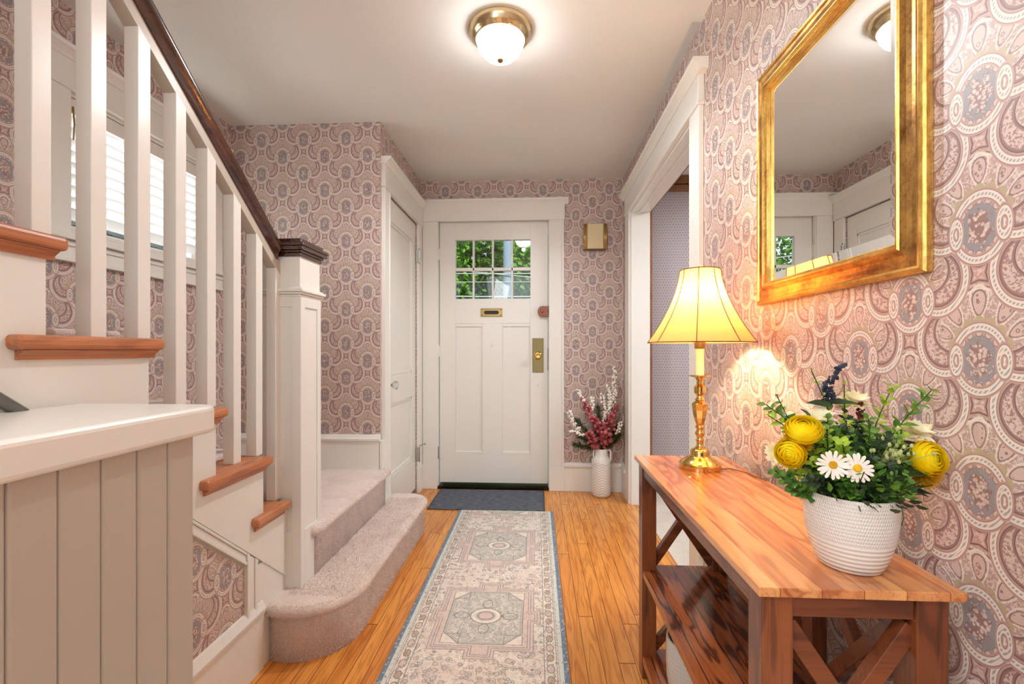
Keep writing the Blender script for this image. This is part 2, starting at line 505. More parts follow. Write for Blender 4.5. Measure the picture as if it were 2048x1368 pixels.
# wall behind the landing, closet wall, front wall
sbox('wall_landing', WP_landing, XL, XC-.1, YL_, YL_+.09, 0, CE)
CY0, CY1, CZ = 2.725, 3.415, 2.045
mb = MB()
mb.box(XC-.1, XC, YL_, CY0, 0, CE).box(XC-.1, XC, CY1, YF, 0, CE).box(XC-.1, XC, CY0, CY1, CZ, CE)
struct(mb.build('wall_closet', WP_closet))
sbox('wall_closet_inside', BLACK, XL, XC-.6, YL_+.09, YF, 0, CE)  # black colour stands in for the darkness inside the closet
DX0, DX1, DZ = -.778, .100, 2.112
mb = MB()
mb.box(XC-.1, DX0, YF, YF+.16, 0, CE).box(DX1, XR, YF, YF+.16, 0, CE).box(DX0, DX1, YF, YF+.16, DZ, CE)
struct(mb.build('wall_front', WP_front))
# right wall with the cased doorway
OY0, OY1, OZ, XR2 = 1.966, 3.246, 2.066, .79
mb = MB()
mb.box(XR, XR2, BACK, OY0, 0, CE).box(XR, XR2, OY1, YF+.16, 0, CE).box(XR, XR2, OY0, OY1, OZ, CE)
struct(mb.build('wall_right', WP_right))
# side room
sbox('floor_side_room', ROOMCARPET, .708, 3.7, 1.0, 3.75, -.05, .006)
sbox('ceiling_side_room', CEILM, XR2, 3.7, .9, 3.7, CE, CE+.1)
sbox('wall_side_room_front', SMALLPRINT, XR2, 3.7, YF, YF+.16, 0, CE)
sbox('wall_side_room_right', SMALLPRINT, 3.7, 3.8, .9, 3.75, 0, CE)
sbox('wall_side_room_rear', SMALLPRINT, XR2, 3.7, .9, 1.0, 0, CE)
mb = MB()
mb.box(XR2, 3.69, YF-.02, YF, 2.30, 2.348).box(XR2, 3.69, YF-.035, YF, 2.352, 2.41)
struct(mb.build('trim_picture_rail', BROWNTRIM, bevel=.004))
sbox('trim_side_room_corner', BROWNTRIM, XR2, XR2+.022, OY1+.0, YF-.04, 0, 2.08)
sbox('trim_side_room_header', BROWNTRIM, XR2, XR2+.02, OY0-.05, OY1+.05, OZ-.002, OZ+.05)

# ---------------------------------------------------------------- trim
def casing_profile_box(mb, *b): mb.box(*b)
# doorway on the right: casing, header with cornice, jambs
mb = MB()
mb.box(XR-.022, XR, OY0-.11, OY0+.004, 0, OZ)                 # near casing
mb.box(XR-.022, XR, OY1-.004, OY1+.12, 0, OZ)                 # far casing
mb.box(XR-.026, XR, OY0-.115, OY1+.125, OZ, 2.185)            # header board
mb.box(XR-.030, XR, OY0-.118, OY1+.128, OZ-.002, OZ+.012)
struct(mb.build('trim_1', WHITE, bevel=.003))
mb = MB()
def cornice(mb, axis, wall, sgn, a0, a1, z0):
    """stepped crown running along an axis; wall = coordinate of the wall, sgn = direction into the room"""
    pr = [(0, 0), (.030, 0), (.034, .008), (.036, .012), (.048, .024), (.058, .030), (.060, .036), (.060, .044), (0, .044)]
    for (lo, hi) in ((a0, a1),):
        poly = [(wall + sgn*p, z0 + q) for p, q in pr]
        mb.prism(poly, axis, lo, hi)
cornice(mb, 'y', XR, -1, OY0-.16, OY1+.16, 2.183)
struct(mb.build('trim_2', WHITE))
mb = MB()
mb.box(XR-.004, XR2+.004, OY0-.001, OY0+.012, 0, OZ-.012)
mb.box(XR-.004, XR2+.004, OY1-.012, OY1+.001, 0, OZ-.012)
mb.box(XR-.004, XR2+.004, OY0, OY1, OZ-.014, OZ+.001)
mb.box(XR+.045, XR+.058, OY0+.012, OY0+.02, 0, OZ-.02).box(XR+.045, XR+.058, OY0, OY1, OZ-.024, OZ-.012)
struct(mb.build('trim_3', WHITE, bevel=.0015))
def baseboard(name, boxes_axis):
    mb = MB()
    for axis, wall, sgn, lo, hi, z0, h in boxes_axis:
        pr = [(0, 0), (.020, 0), (.020, h-.036), (.030, h-.032), (.031, h-.022), (.024, h-.014), (.018, h-.003), (0, h)]
        mb.prism([(wall+sgn*p, z0+q) for p, q in pr], axis, lo, hi)
    return struct(mb.build(name, WHITE))
baseboard('baseboard_right', [('y', XR, -1, OY1+.12, YF, 0, .22), ('y', XR, -1, BACK, OY0-.11, 0, .22)])
baseboard('baseboard_front', [('x', YF, -1, .205, XR, 0, .22)])
baseboard('baseboard_landing', [('x', YL_, -1, XL, XC+.004, .394, .2)])
struct(MB().box(XC-.0005, XC+.02, YL_-.02, YL_+.03, .394, .56).box(XC, XC+.012, YL_-.004, YL_+.03, 0, .394).build('baseboard_landing_end', WHITE, bevel=.002))

# ---------------------------------------------------------------- front door
mb = MB()
mb.box(DX0-.115, DX0+.004, YF-.024, YF, .19, 2.093).box(DX1-.004, DX1+.112, YF-.024, YF, .19, 2.093)
mb.box(DX0-.118, DX0+.004, YF-.028, YF, 0, .19).box(DX1-.004, DX1+.114, YF-.028, YF, 0, .19)
mb.box(DX0-.120, DX1+.118, YF-.027, YF, 2.093, 2.215)
mb.box(DX1+.094, DX1+.1125, YF-.03, YF, .191, 2.092)
struct(mb.build('trim_4', WHITE, bevel=.003))
mb = MB(); cornice(mb, 'x', YF, -1, DX0-.128, DX1+.145, 2.211)
struct(mb.build('trim_5', WHITE))
mb = MB()   # jamb lining and stop, sill
mb.box(DX0-.001, DX0+.008, YF-.004, YF+.16, 0, DZ).box(DX1-.008, DX1+.001, YF-.004, YF+.16, 0, DZ).box(DX0, DX1, YF-.004, YF+.16, DZ-.008, DZ+.001)
struct(mb.build('trim_6', WHITE, bevel=.001))
sbox('trim_7', DARKBRONZE, DX0, DX1, YF-.02, YF+.16, 0, .022)
# leaf
LY = YF+.025
door = thing('door_1', (-.34, LY, 0), None, None); door['kind'] = 'structure'
gx = [-.640, -.505, -.490, -.352, -.337, -.199, -.184, -.048]   # pane spans
gz = [1.492, 1.712, 1.738, 1.955]
X0, X1, Z0, Z1 = DX0+.012, DX1-.012, .042, DZ-.012
mb = MB()
mb.box(X0, gx[0], LY, LY+.042, Z0, Z1).box(gx[7], X1, LY, LY+.042, Z0, Z1)
mb.box(gx[0], gx[7], LY, LY+.042, gz[3], Z1)
mb.box(gx[0], gx[7], LY, LY+.042, 1.297, gz[0]).box(gx[0], gx[7], LY, LY+.042, Z0, .262)
mb.box(-.425, -.268, LY, LY+.042, .262, 1.297)
mb.build('door_leaf', WHITE, door, bevel=.0015)
mb = MB()
for a, c in ((-.640, -.425), (-.268, -.048)):
    mb.box(a, c, LY+.012, LY+.034, .262, 1.297)
    mb.box(a, c, LY+.002, LY+.014, 1.272, 1.297).box(a, c, LY+.002, LY+.014, .262, .287)      # ledges at top and bottom
    mb.box(a, a+.010, LY+.005, LY+.014, .28, 1.28).box(c-.010, c, LY+.005, LY+.014, .28, 1.28)
mb.build('door_panel', WHITE, door, bevel=.003)
mb = MB()
for i in (1, 3, 5): mb.box(gx[i], gx[i+1], LY+.004, LY+.038, gz[0], gz[3])
mb.box(gx[0], gx[7], LY+.004, LY+.038, gz[1], gz[2])
mb.build('muntins', WHITE, door, bevel=.003)
mb = MB()
for i in (0, 2, 4, 6):
    for j in (0, 2): mb.box(gx[i], gx[i+1], LY+.02, LY+.023, gz[j], gz[j+1])
mb.build('window_panes', GLASS, door)
for zc_ in (1.84, 1.08, .285):
    h = MB(); h.box(X0-.013, X0+.002, YF-.006, LY+.001, zc_-.045, zc_+.045)
    for q in range(5): h.lathe([(0, 0), (.0055, 0), (.0055, .0175), (0, .0175)], (X0-.006, YF+.0, zc_-.046+.0185*q), 12)
    h.lathe([(0, 0), (.005, .002), (.003, .008), (0, .012)], (X0-.006, YF+.0, zc_+.046), 12)
    h.lathe([(0, 0), (.003, .004), (.005, .01), (0, .012)], (X0-.006, YF+.0, zc_-.058), 12)
    h.build('hinge', WHITE if zc_ > 1 else CHROME, door, auto=40)
# mail slot
slot = MB(); slot.box(-.440, -.268, LY-.004, LY, 1.350, 1.415)
slot.box(-.440, -.268, LY-.007, LY-.003, 1.350, 1.356).box(-.440, -.268, LY-.007, LY-.003, 1.409, 1.415)
sl = slot.build('mail_slot', BRASSD, door, bevel=.0015); sl['label'] = 'brass mail slot plate'
def stadium(cx, cz, hw, hh, n=8):
    pts = []
    for k in range(n+1): t = -PI/2+PI*k/n; pts.append((cx+hw-hh+hh*math.cos(t), cz+hh*math.sin(t)))
    for k in range(n+1): t = PI/2+PI*k/n; pts.append((cx-hw+hh+hh*math.cos(t), cz+hh*math.sin(t)))
    return pts
MB().prism(stadium(-.354, 1.383, .058, .014), 'y', LY-.0055, LY-.0038).build('slot_opening', BLACK, sl)
mb = MB()
for s_ in (-.279, -.429):
    mb.lathe([(0, 0), (.004, 0), (.003, .0015), (0, .002)], (s_, LY-.004, 1.362), 10, (0, -1, 0))
mb.lathe([(0, 0), (.004, 0), (.003, .0015), (0, .002)], (-.279, LY-.004, 1.404), 10, (0, -1, 0))
mb.build('screws', DARKBRONZE, sl)
# knob plate
kp = MB().box(-.032, .055, LY-.005, LY, .912, 1.180).box(-.027, .050, LY-.0065, LY-.0045, .917, 1.175).build('knob_plate', PLATEB, door, bevel=.002)
kb = MB().lathe([(.030, 0), (.033, .004), (.026, .008), (.014, .012), (.012, .026), (.022, .034), (.031, .046), (.033, .056), (.028, .066), (.016, .070), (.013, .0685), (0, .069)], (.011, LY-.005, 1.045), 32, (0, -1, 0)).build('doorknob', BRASS, kp, smooth=True)
MB().box(X1-.001, X1+.006, LY-.006, LY+.002, .93, 1.10).build('latch_edge', DARKBRONZE, door)
# night latch (brown enamel lock)
poly = [(.118, 1.347), (.118, 1.428), (.045, 1.428)]
for k in range(9): t = PI/2+PI*k/8; poly.append((.040+.030*math.cos(t), 1.3875+.0405*math.sin(t)))
poly += [(.045, 1.347)]
nl = MB().prism(poly, 'y', LY-.040, LY).build('night_latch', RUSTMETAL, door, bevel=.004); nl['label'] = 'brown enamelled night latch'
MB().lathe([(.013, 0), (.013, .006), (.009, .008), (0, .009)], (.043, LY-.040, 1.3875), 20, (0, -1, 0)).build('thumb_turn', RUSTMETAL, nl, smooth=True)
mb = MB()
for q in (1.405, 1.371): mb.box(.092, .118, LY-.043, LY-.0395, q-.006, q+.006)
mb.box(.088, .094, LY-.043, LY-.0395, 1.38, 1.395)
mb.build('latch_slots', BLACK, nl)
mb = MB()
mb.lathe([(0, 0), (.008, 0), (.006, .003), (0, .003)], (-.352, LY, 1.125), 14, (0, -1, 0))
mb.lathe([(0, 0), (.004, 0), (.003, .002), (0, .002)], (-.348, LY, 1.275), 10, (0, -1, 0))
mb.lathe([(0, 0), (.007, 0), (.005, .003), (0, .003)], (.012, LY, .81), 12, (0, -1, 0))
mb.build('peephole_plug', WHITE, door, smooth=True)

# ---------------------------------------------------------------- closet door
mb = MB()
mb.box(XC, XC+.018, CY0-.0985, CY0+.003, .0, CZ).box(XC, XC+.018, CY1-.003, YF-.032, 0, CZ)
mb.box(XC, XC+.026, CY0-.104, YF-.030, CZ, 2.18)
mb.box(XC+.0, XC+.024, CY0-.10, CY0-.088, .0, CZ-.001).box(XC, XC+.024, CY0-.012, CY0+.004, 0, CZ-.001)
mb.box(XC, XC+.022, CY1-.004, YF-.0315, 0, .19)
struct(mb.build('trim_8', WHITE, bevel=.0025))
mb = MB(); cornice(mb, 'y', XC, 1, CY0-.108, YF-.001, 2.178)
struct(mb.build('trim_9', WHITE))
cd = thing('door_2', (XC-.02, 3.07, 0), None, None); cd['kind'] = 'structure'
cx = XC-.008
mb = MB()
a0, a1 = CY0+.005, CY1-.005
pa0, pa1 = 2.815, 3.315
mb.box(cx-.036, cx, a0, pa0, .04, CZ-.006).box(cx-.036, cx, pa1, a1, .04, CZ-.006)
mb.box(cx-.036, cx, pa0, pa1, 1.90, CZ-.006).box(cx-.036, cx, pa0, pa1, .745, .925).box(cx-.036, cx, pa0, pa1, .04, .285)
mb.build('door_leaf', WHITE, cd, bevel=.0015)
mb = MB()
for z0, z1 in ((.925, 1.90), (.285, .745)):
    mb.box(cx-.026, cx-.014, pa0, pa1, z0, z1)
    for (ya, yb_, za, zb) in ((pa0, pa1, z0, z0+.018), (pa0, pa1, z1-.018, z1), (pa0, pa0+.018, z0, z1), (pa1-.018, pa1, z0, z1)):
        mb.box(cx-.016, cx-.005, ya, yb_, za, zb)
mb.build('door_panel', WHITE, cd, bevel=.004)
esc = MB().box(cx, cx+.004, 2.755, 2.795, .77, .93).build('knob_plate', CHROME, cd, bevel=.001)
kn = MB().lathe([(.012, 0), (.016, .003), (.010, .008), (.008, .02), (.011, .024)], (cx+.004, 2.776, .868), 20, (1, 0, 0)).build('knob_shank', CHROME, esc, smooth=True)
MB().lathe([(.012, .022), (.022, .028), (.026, .038), (.026, .048), (.020, .056), (0, .058)], (cx+.004, 2.776, .868), 8, (1, 0, 0)).build('glass_knob', CRYSTAL, cd)
MB().box(cx+.003, cx+.006, 2.772, 2.780, .795, .815).build('keyhole', BLACK, esc)
for zc_ in (1.80, .30):
    h = MB().box(XC-.002, XC+.021, CY1-.010, CY1+.022, zc_-.05, zc_+.05)
    for q in range(5): h.lathe([(0, 0), (.0055, 0), (.0055, .019), (0, .019)], (XC+.022, CY1-.002, zc_-.05+.02*q), 12)
    h.lathe([(0, 0), (.006, .003), (.003, .010), (0, .014)], (XC+.022, CY1-.002, zc_+.05), 12)
    h.lathe([(0, 0), (.003, .004), (.006, .01), (0, .014)], (XC+.022, CY1-.002, zc_-.064), 12)
    h.build('hinge', CHROME, cd, auto=40)
ds = MB().tube([(XC+.022, CY1, .365), (XC+.05, CY1+.035, .367)], .003, 8).sphere((XC+.053, CY1+.038, .367), .008).tube([(XC+.022, CY1, .365), (XC+.046, CY1-.02, .366)], .003, 8)
ds.build('door_stop', CHROME, cd, smooth=True)

# ---------------------------------------------------------------- stair window
win = thing('window_1', (XL, 2.04, 1.8), None, None); win['kind'] = 'structure'
mb = MB()
mb.box(XL, XL+.022, WY0-.105, WY0+.004, WZ0-.03, WZ1).box(XL, XL+.022, WY1-.004, WY1+.085, WZ0-.03, WZ1)
mb.box(XL, XL+.026, WY0-.108, WY1+.088, WZ1, 2.20)
mb.box(XL, XL+.050, WY0-.12, WY1+.10, WZ0-.03, WZ0-.004)       # stool
mb.box(XL, XL+.022, WY0-.105, WY1+.085, WZ0-.11, WZ0-.03)       # apron
mb.box(XL, XL+.030, WY0-.107, WY1+.087, WZ0-.052, WZ0-.031).box(XL, XL+.028, WY0-.107, WY1+.087, WZ0-.112, WZ0-.098)
cornice(mb, 'y', XL, 1, WY0-.14, WY1+.125, 2.198)
mb.build('window_casing', WHITE, win, bevel=.002)
mb = MB()
mb.box(XL-.12, XL+.002, WY0-.001, WY0+.014, WZ0, WZ1).box(XL-.12, XL+.002, WY1-.014, WY1+.001, WZ0, WZ1)
mb.box(XL-.12, XL+.002, WY0, WY1, WZ1-.014, WZ1+.001).box(XL-.12, XL+.002, WY0, WY1, WZ0-.004, WZ0+.012)
mb.build('window_jamb', WHITE, win)
mb = MB()
fx0, fx1 = XL-.095, XL-.060
mb.box(fx0, fx1, WY0+.014, WY0+.05, WZ0+.012, WZ1-.014).box(fx0, fx1, WY1-.05, WY1-.014, WZ0+.012, WZ1-.014)
mb.box(fx0, fx1, WY0+.05, WY1-.05, WZ0+.012, WZ0+.05).box(fx0, fx1, WY0+.05, WY1-.05, WZ1-.05, WZ1-.014)
mb.build('window_sash', WHITE, win, bevel=.003)
MB().box(fx0+.014, fx0+.018, WY0+.05, WY1-.05, WZ0+.05, WZ1-.05).build('window_pane', GLASS, win)
for z in (1.93, 1.66):
    MB().box(XL-.03, XL+.004, WY1-.018, WY1-.012, z-.03, z+.03).lathe([(0, -.03), (.005, -.03), (.005, .03), (0, .03)], (XL+.002, WY1-.016, z), 10).build('hinge', CHROME, win)

m, b = newmat('blind_slat_white', rough=.5, color=(.93, .93, .92, 1))
nt = m.node_tree
tr = nt.nodes.new('ShaderNodeBsdfTranslucent'); tr.inputs[0].default_value = (.95, .96, .97, 1)
mx = nt.nodes.new('ShaderNodeMixShader'); mx.inputs[0].default_value = .16
nt.links.new(b.outputs[0], mx.inputs[1]); nt.links.new(tr.outputs[0], mx.inputs[2]); nt.links.new(mx.outputs[0], nt.nodes['Material Output'].inputs[0])
SLAT = m
bl = thing('window_blind', (XL-.03, 2.03, WZ1-.03), 'white horizontal blind with wide slats in the stair window', 'window blind')
MB().box(XL-.055, XL-.004, WY0+.02, WY1-.05, WZ1-.075, WZ1-.016).build('headrail', WHITE, bl, bevel=.002)
mb = MB(); z = WZ1-.098
while z > WZ0+.055:
    p, q = Vector((XL-.044, 0, z-.021)), Vector((XL-.016, 0, z+.021))
    mb.add([(p.x, WY0+.022, p.z), (p.x, WY1-.055, p.z), (q.x, WY1-.055, q.z), (q.x, WY0+.022, q.z),
            (p.x+.0028, WY0+.022, p.z-.001), (p.x+.0028, WY1-.055, p.z-.001), (q.x+.0028, WY1-.055, q.z-.001), (q.x+.0028, WY0+.022, q.z-.001)],
           [(0,1,2,3),(7,6,5,4),(0,4,5,1),(1,5,6,2),(2,6,7,3),(3,7,4,0)])
    z -= .0455
mb.build('slats', SLAT, bl)
MB().box(XL-.048, XL-.014, WY0+.022, WY1-.055, WZ0+.016, WZ0+.036).build('bottom_rail', WHITE, bl, bevel=.002)
for yy in (WY0+.12, WY1-.17): MB().tube([(XL-.012, yy, WZ1-.07), (XL-.012, yy, WZ0+.03)], .0012, 6).build('ladder_cord', WHITE, bl)
MB().tube([(XL+.0, WY0+.03, WZ1-.05), (XL+.004, WY0+.032, WZ1-.12), (XL+.002, WY0+.03, WZ1-.18)], .003, 8).build('tilt_wand', BRASSD, bl)

# ================================================================ staircase
RY = {k: 1.733-.2295*(k-3) for k in range(3, 12)}          # riser planes
TZ = {3: .530, 4: .720, 5: .915, 6: 1.110, 7: 1.300, 8: 1.492, 9: 1.684}
SX = -.93
st = thing('staircase', (-1.37, 1.5, 0), 'white painted open-string staircase with oak tread ends and pale pink carpet', 'staircase')
# stringer face, stepped on top
top = []
for k in range(3, 10):
    zt = TZ[k]-.042
    top += [(min(RY[k], 1.652), zt), (RY[k+1], zt)]
poly = [(1.652, .20)] + top + [(RY[10], .0), (-.3, 0), (.9, 0)]
poly = [(1.652, .0)] + top + [(RY[10], 0)]
MB().prism(poly, 'x', SX-.035, SX-.012).build('stringer_wall', WHITE2, st)
# skirt board proud of the wall, parallel to the slope
def zs(y): return .467 + (1.377-y)*.83      # lower edge of the skirt
poly = [(1.652, .235), (1.61, zs(1.61))] + [(-.15+.0, zs(-.15))]
poly = [(1.652, zs(1.652))] + [(1.652, TZ[3]-.042)] + top[1:] + [(RY[10], zs(RY[10]))]
MB().prism(poly, 'x', SX-.012, SX).build('skirt_board', WHITE2, st)
MB().box(SX-.012, SX-.004, 1.475, 1.652, .0, .36).build('newel_block', WHITE, st)
for k in range(3, 10):
    z = TZ[k]; y1 = min(RY[k]+.024, 1.64) if k == 3 else RY[k]+.024
    t = MB()
    t.box(XL+.0, -.947, RY[k+1], y1, z-.028, z)
    t.box(-.947, -.905, RY[k+1]-.066, y1, z-.028, z)
    tr_ = t.build('tread', TREADM, st, bevel=.0095, seg=3)
    c = MB(); yy1 = y1-.014
    c.prism([(SX, z-.046), (SX+.006, z-.046), (SX+.008, z-.038), (SX+.018, z-.030), (SX+.018, z-.028), (SX, z-.028)], 'y', RY[k+1]-.052, yy1)
    c.build('cove_moulding', TREADM, tr_)
    # carpeted tread and riser
    cc = MB(); cc.box(XL, -1.03, RY[k+1]-.004, y1+.012, z, z+.019)
    cc.build('carpet_runner', CARPET, st, bevel=.008, seg=3)
    r = MB().box(XL, SX-.02, RY[k]-.02, RY[k]-.001, (TZ.get(k-1, .39))-.0, z-.028)
    r.build('riser', WHITE if k > 3 else CARPET, st)

# landing and the bullnose bottom step (carpeted)
def rounded_slab(mb, outline, z0, z1, over, r, n=6):
    """slab whose outline bulges out to a round nose; outline is CCW list of (x, y)"""
    N = len(outline)
    def off(d):
        res = []
        for i in range(N):
            p0, p1, p2 = Vector(outline[i-1]), Vector(outline[i]), Vector(outline[(i+1) % N])
            a = (p1-p0).normalized(); b_ = (p2-p1).normalized()
            nrm = Vector((a.y, -a.x)) + Vector((b_.y, -b_.x))
            nrm = nrm/max(nrm.length_squared*.5, .5)
            res.append(p1 + nrm*d)
        return res
    rings = [(off(0), z0), (off(0), z1-2*r-.004)]
    for k in range(n+1):
        t = -PI/2 + PI*k/n
        rings.append((off(over - r + r*math.cos(t)), z1 - r + r*math.sin(t)))
    v = []; f = []
    for ring, z in rings: v += [(p.x, p.y, z) for p in ring]
    for i in range(len(rings)-1):
        for k in range(N): f.append((i*N+k, i*N+(k+1) % N, (i+1)*N+(k+1) % N, (i+1)*N+k))
    f.append(tuple(range(N-1, -1, -1))); f.append(tuple(range((len(rings)-1)*N, len(rings)*N)))
    mb.add(v, f)
def arc(cx_, cy_, r, a0_, a1_, n=10): return [(cx_+r*math.cos(a0_+(a1_-a0_)*k/n), cy_+r*math.sin(a0_+(a1_-a0_)*k/n)) for k in range(n+1)]
def dens(pts, step=.03):
    out = []
    for i in range(len(pts)):
        a, b_ = Vector(pts[i]), Vector(pts[(i+1) % len(pts)]); n = max(1, int((b_-a).length/step))
        out += [tuple(a.lerp(b_, k/n)) for k in range(n)]
    return out
SR = -.672
out1 = [(-.928, 1.532)] + arc(-.865, 1.725, .193, -PI/2-.33, 0, 14) + arc(-.79, 2.66, .118, 0, PI/2, 10) + [(-.90, 2.778)]
out1 = [(-.931, 1.545)] + arc(-.862, 1.722, .190, -PI/2-.25, 0, 14) + arc(-.79, 2.66, .118, 0, PI/2, 10) + [(XC+.02, 2.778), (XC+.02, 2.60), (-.931, 2.60)]
mb = MB(); rounded_slab(mb, dens(out1), .0, .197, .024, .020)
s1 = mb.build('bottom_step', CARPET, st, smooth=True)
mb = MB(); rounded_slab(mb, dens([(XL+.01, 1.75), (-.872, 1.75), (-.872, 2.582), (XL+.01, 2.582)]), .197, .394, .026, .020)
s2 = mb.build('landing', CARPET, st, smooth=True)
def fuzz(obj, dens_, length, mat, name, parent, seed=1, zmin=None):
    """short pile standing on a carpeted surface"""
    rnd = random.Random(seed); me = obj.data; o = origin(obj); v = []; f = []
    for p in me.polygons:
        c = p.center + o
        if c.z < .004 or p.normal.z < -.6: continue
        if c.y > 2.9: continue
        n = p.area*dens_; n = int(n) + (rnd.random() < n-int(n))
        vs = [me.vertices[i].co for i in p.vertices]
        if len(vs) > 4:
            continue
        for _ in range(n):
            a, b_ = rnd.random(), rnd.random()
            q = vs[0].lerp(vs[1], a).lerp((vs[3] if len(vs) == 4 else vs[2]).lerp(vs[2], a), b_)
            d = (p.normal + Vector((rnd.uniform(-.7, .7), rnd.uniform(-.7, .7), rnd.uniform(-.7, .7)))).normalized()
            s_ = d.orthogonal().normalized(); s_ = (Matrix.Rotation(rnd.uniform(0, 6.28), 3, d) @ s_)*.0011
            i = len(v); v += [q - s_, q + s_, q + d*length*rnd.uniform(.6, 1.2)]
            f.append((i, i+1, i+2))
    me2 = bpy.data.meshes.new(name); me2.from_pydata(v, [], f); me2.update()
    ob = link(name, me2, mat, parent)
    ob['kind'] = 'stuff'
    return ob
fuzz(s1, 60000, .0055, CARPET, 'carpet_pile', s1, 3)
# top face pile (the slab top is one big polygon)
def pile_rect(x0, x1, y0, y1, z, n, parent, seed):
    rnd = random.Random(seed); v = []; f = []; o = origin(parent)
    for _ in range(n):
        q = Vector((rnd.uniform(x0, x1), rnd.uniform(y0, y1), z)) - o
        d = Vector((rnd.uniform(-.6, .6), rnd.uniform(-.6, .6), 1)).normalized()
        s_ = Matrix.Rotation(rnd.uniform(0, 6.28), 3, d) @ d.orthogonal().normalized()*.0011
        i = len(v); v += [q-s_, q+s_, q+d*.006*rnd.uniform(.6, 1.2)]; f.append((i, i+1, i+2))
    me2 = bpy.data.meshes.new('pile'); me2.from_pydata(v, [], f)
    ob = link('carpet_pile', me2, CARPET, parent); ob['kind'] = 'stuff'
pile_rect(-.90, -.672, 1.60, 2.70, .197, 14000, s1, 5)
fuzz(s2, 30000, .005, CARPET, 'carpet_pile', s2, 4)

# panelled wall under the string
def tri_panel():
    w = MB().prism([(1.415, .22), (1.415, zs(1.415)-.055), (.2, zs(.2)-.055), (.2, .22)], 'x', SX-.0118, SX-.0085)
    p = w.build('wallpaper_panel', WP_left, st)
    mb = MB()
    # sloping and upright mouldings round the panel
    a = Vector((SX-.006, 1.447, zs(1.447)-.022)); b_ = Vector((SX-.006, .2, zs(.2)-.022))
    mb.bar(a, b_, .014, .048, (1, 0, 0)) if False else None
    for off, dep, hh in ((.0235, .010, .0198), (.040, .015, .012), (.008, .014, .010)):
        poly = [(1.4135, zs(1.4135)-off-hh/2), (1.4135, zs(1.4135)-off+hh/2), (.2, zs(.2)-off+hh/2), (.2, zs(.2)-off-hh/2)]
        mb.prism(poly, 'x', SX-.012, SX-.012+dep)
    for y0, y1, dep in ((1.4145, 1.426, .016), (1.4265, 1.4575, .0101), (1.458, 1.472, .014)):
        mb.prism([(y0, .2), (y0, zs(y0)-.004), (y1, zs(y1)-.004), (y1, .2)], 'x', SX-.0121, SX-.012+dep)
    mb.build('panel_moulding', WHITE, st, bevel=.0015)
    mb = MB()
    h = .235
    pr = [(0, 0), (.012, 0), (.012, h-.046), (.020, h-.042), (.022, h-.030), (.016, h-.018), (.010, h-.004), (0, h)]
    mb.prism([(SX-.012+a_, q) for a_, q in pr], 'y', -.2, 1.505)
    mb.build('stair_baseboard', WHITE, st)
tri_panel()

# ---------------------------------------------------------------- railing
NX0, NX1, NY0, NY1 = -1.035, -.880, 1.652, 1.806
rl = thing('stair_railing', (-.957, 1.73, .197), 'white square balusters and newel post under a dark wooden handrail', 'stair railing')
nw = MB().box(NX0, NX1, NY0, NY1, .19, 1.445).build('newel_post', WHITE, rl, bevel=.002)
mb = MB()
for e, z0, z1 in ((.004, 1.283, 1.292), (.012, 1.292, 1.300), (.018, 1.300, 1.312), (.010, 1.312, 1.318)):
    mb.box(NX0-e, NX1+e, NY0-e, NY1+e, z0, z1)
mb.build('newel_collar', WHITE, nw, bevel=.003)
mb = MB()       # recessed-panel frame on the hall and near faces
for (a, c) in ((NY0, NY1),):
    x = NX1
    mb.box(x, x+.005, a, a+.028, .19, 1.283).box(x, x+.005, c-.028, c, .19, 1.283)
    mb.box(x, x+.005, a+.028, c-.028, 1.245, 1.283).box(x, x+.005, a+.028, c-.028, .19, .405)
mb.box(NX0, NX1-.03, NY0-.004, NY0, 1.245, 1.283).box(NX1-.03, NX1+.005, NY0-.004, NY0-.0001, .19, 1.283).box(NX0, NX1-.03, NY0-.004, NY0, .19, .405)
mb.build('newel_panel_frame', WHITE, nw, bevel=.0015)
mb = MB()
for e, z0, z1 in ((.006, 1.432, 1.447), (.012, 1.447, 1.456), (.022, 1.456, 1.470), (.026, 1.470, 1.482), (.010, 1.482, 1.499)):
    mb.box(NX0-e, NX1+e, NY0-e, NY1+e, z0, z1)
mb.build('newel_cap', RAILM, nw, bevel=.003)
def zr(y): return 1.425 + (1.640-y)*.825          # underside of the handrail
def sheared(prof, y0, y1, name, mat, parent, auto=40):
    n = len(prof); v = [(-.974+a, y, zr(y)+c) for y in (y0, y1) for a, c in prof]
    f = [tuple(range(n)), tuple(range(2*n-1, n-1, -1))] + [(i, i+n, (i+1) % n+n, (i+1) % n) for i in range(n)]
    mb_ = MB(); mb_.add(v, f); return mb_.build(name, mat, parent, auto=auto)
pr = [(-.022, -.016), (.022, -.016), (.026, .006), (.034, .018), (.036, .030), (.034, .042), (.026, .050), (.020, .061), (.010, .068), (0, .070),
      (-.010, .068), (-.020, .061), (-.026, .050), (-.034, .042), (-.036, .030), (-.034, .018), (-.026, .006)]
hr = sheared(pr, -.1, 1.628, 'handrail', RAILM, rl)
sheared([(-.0175, -.056), (.0175, -.056), (.0175, -.01), (-.0175, -.01)], -.1, 1.652, 'handrail_fillet', GREIGE, rl)
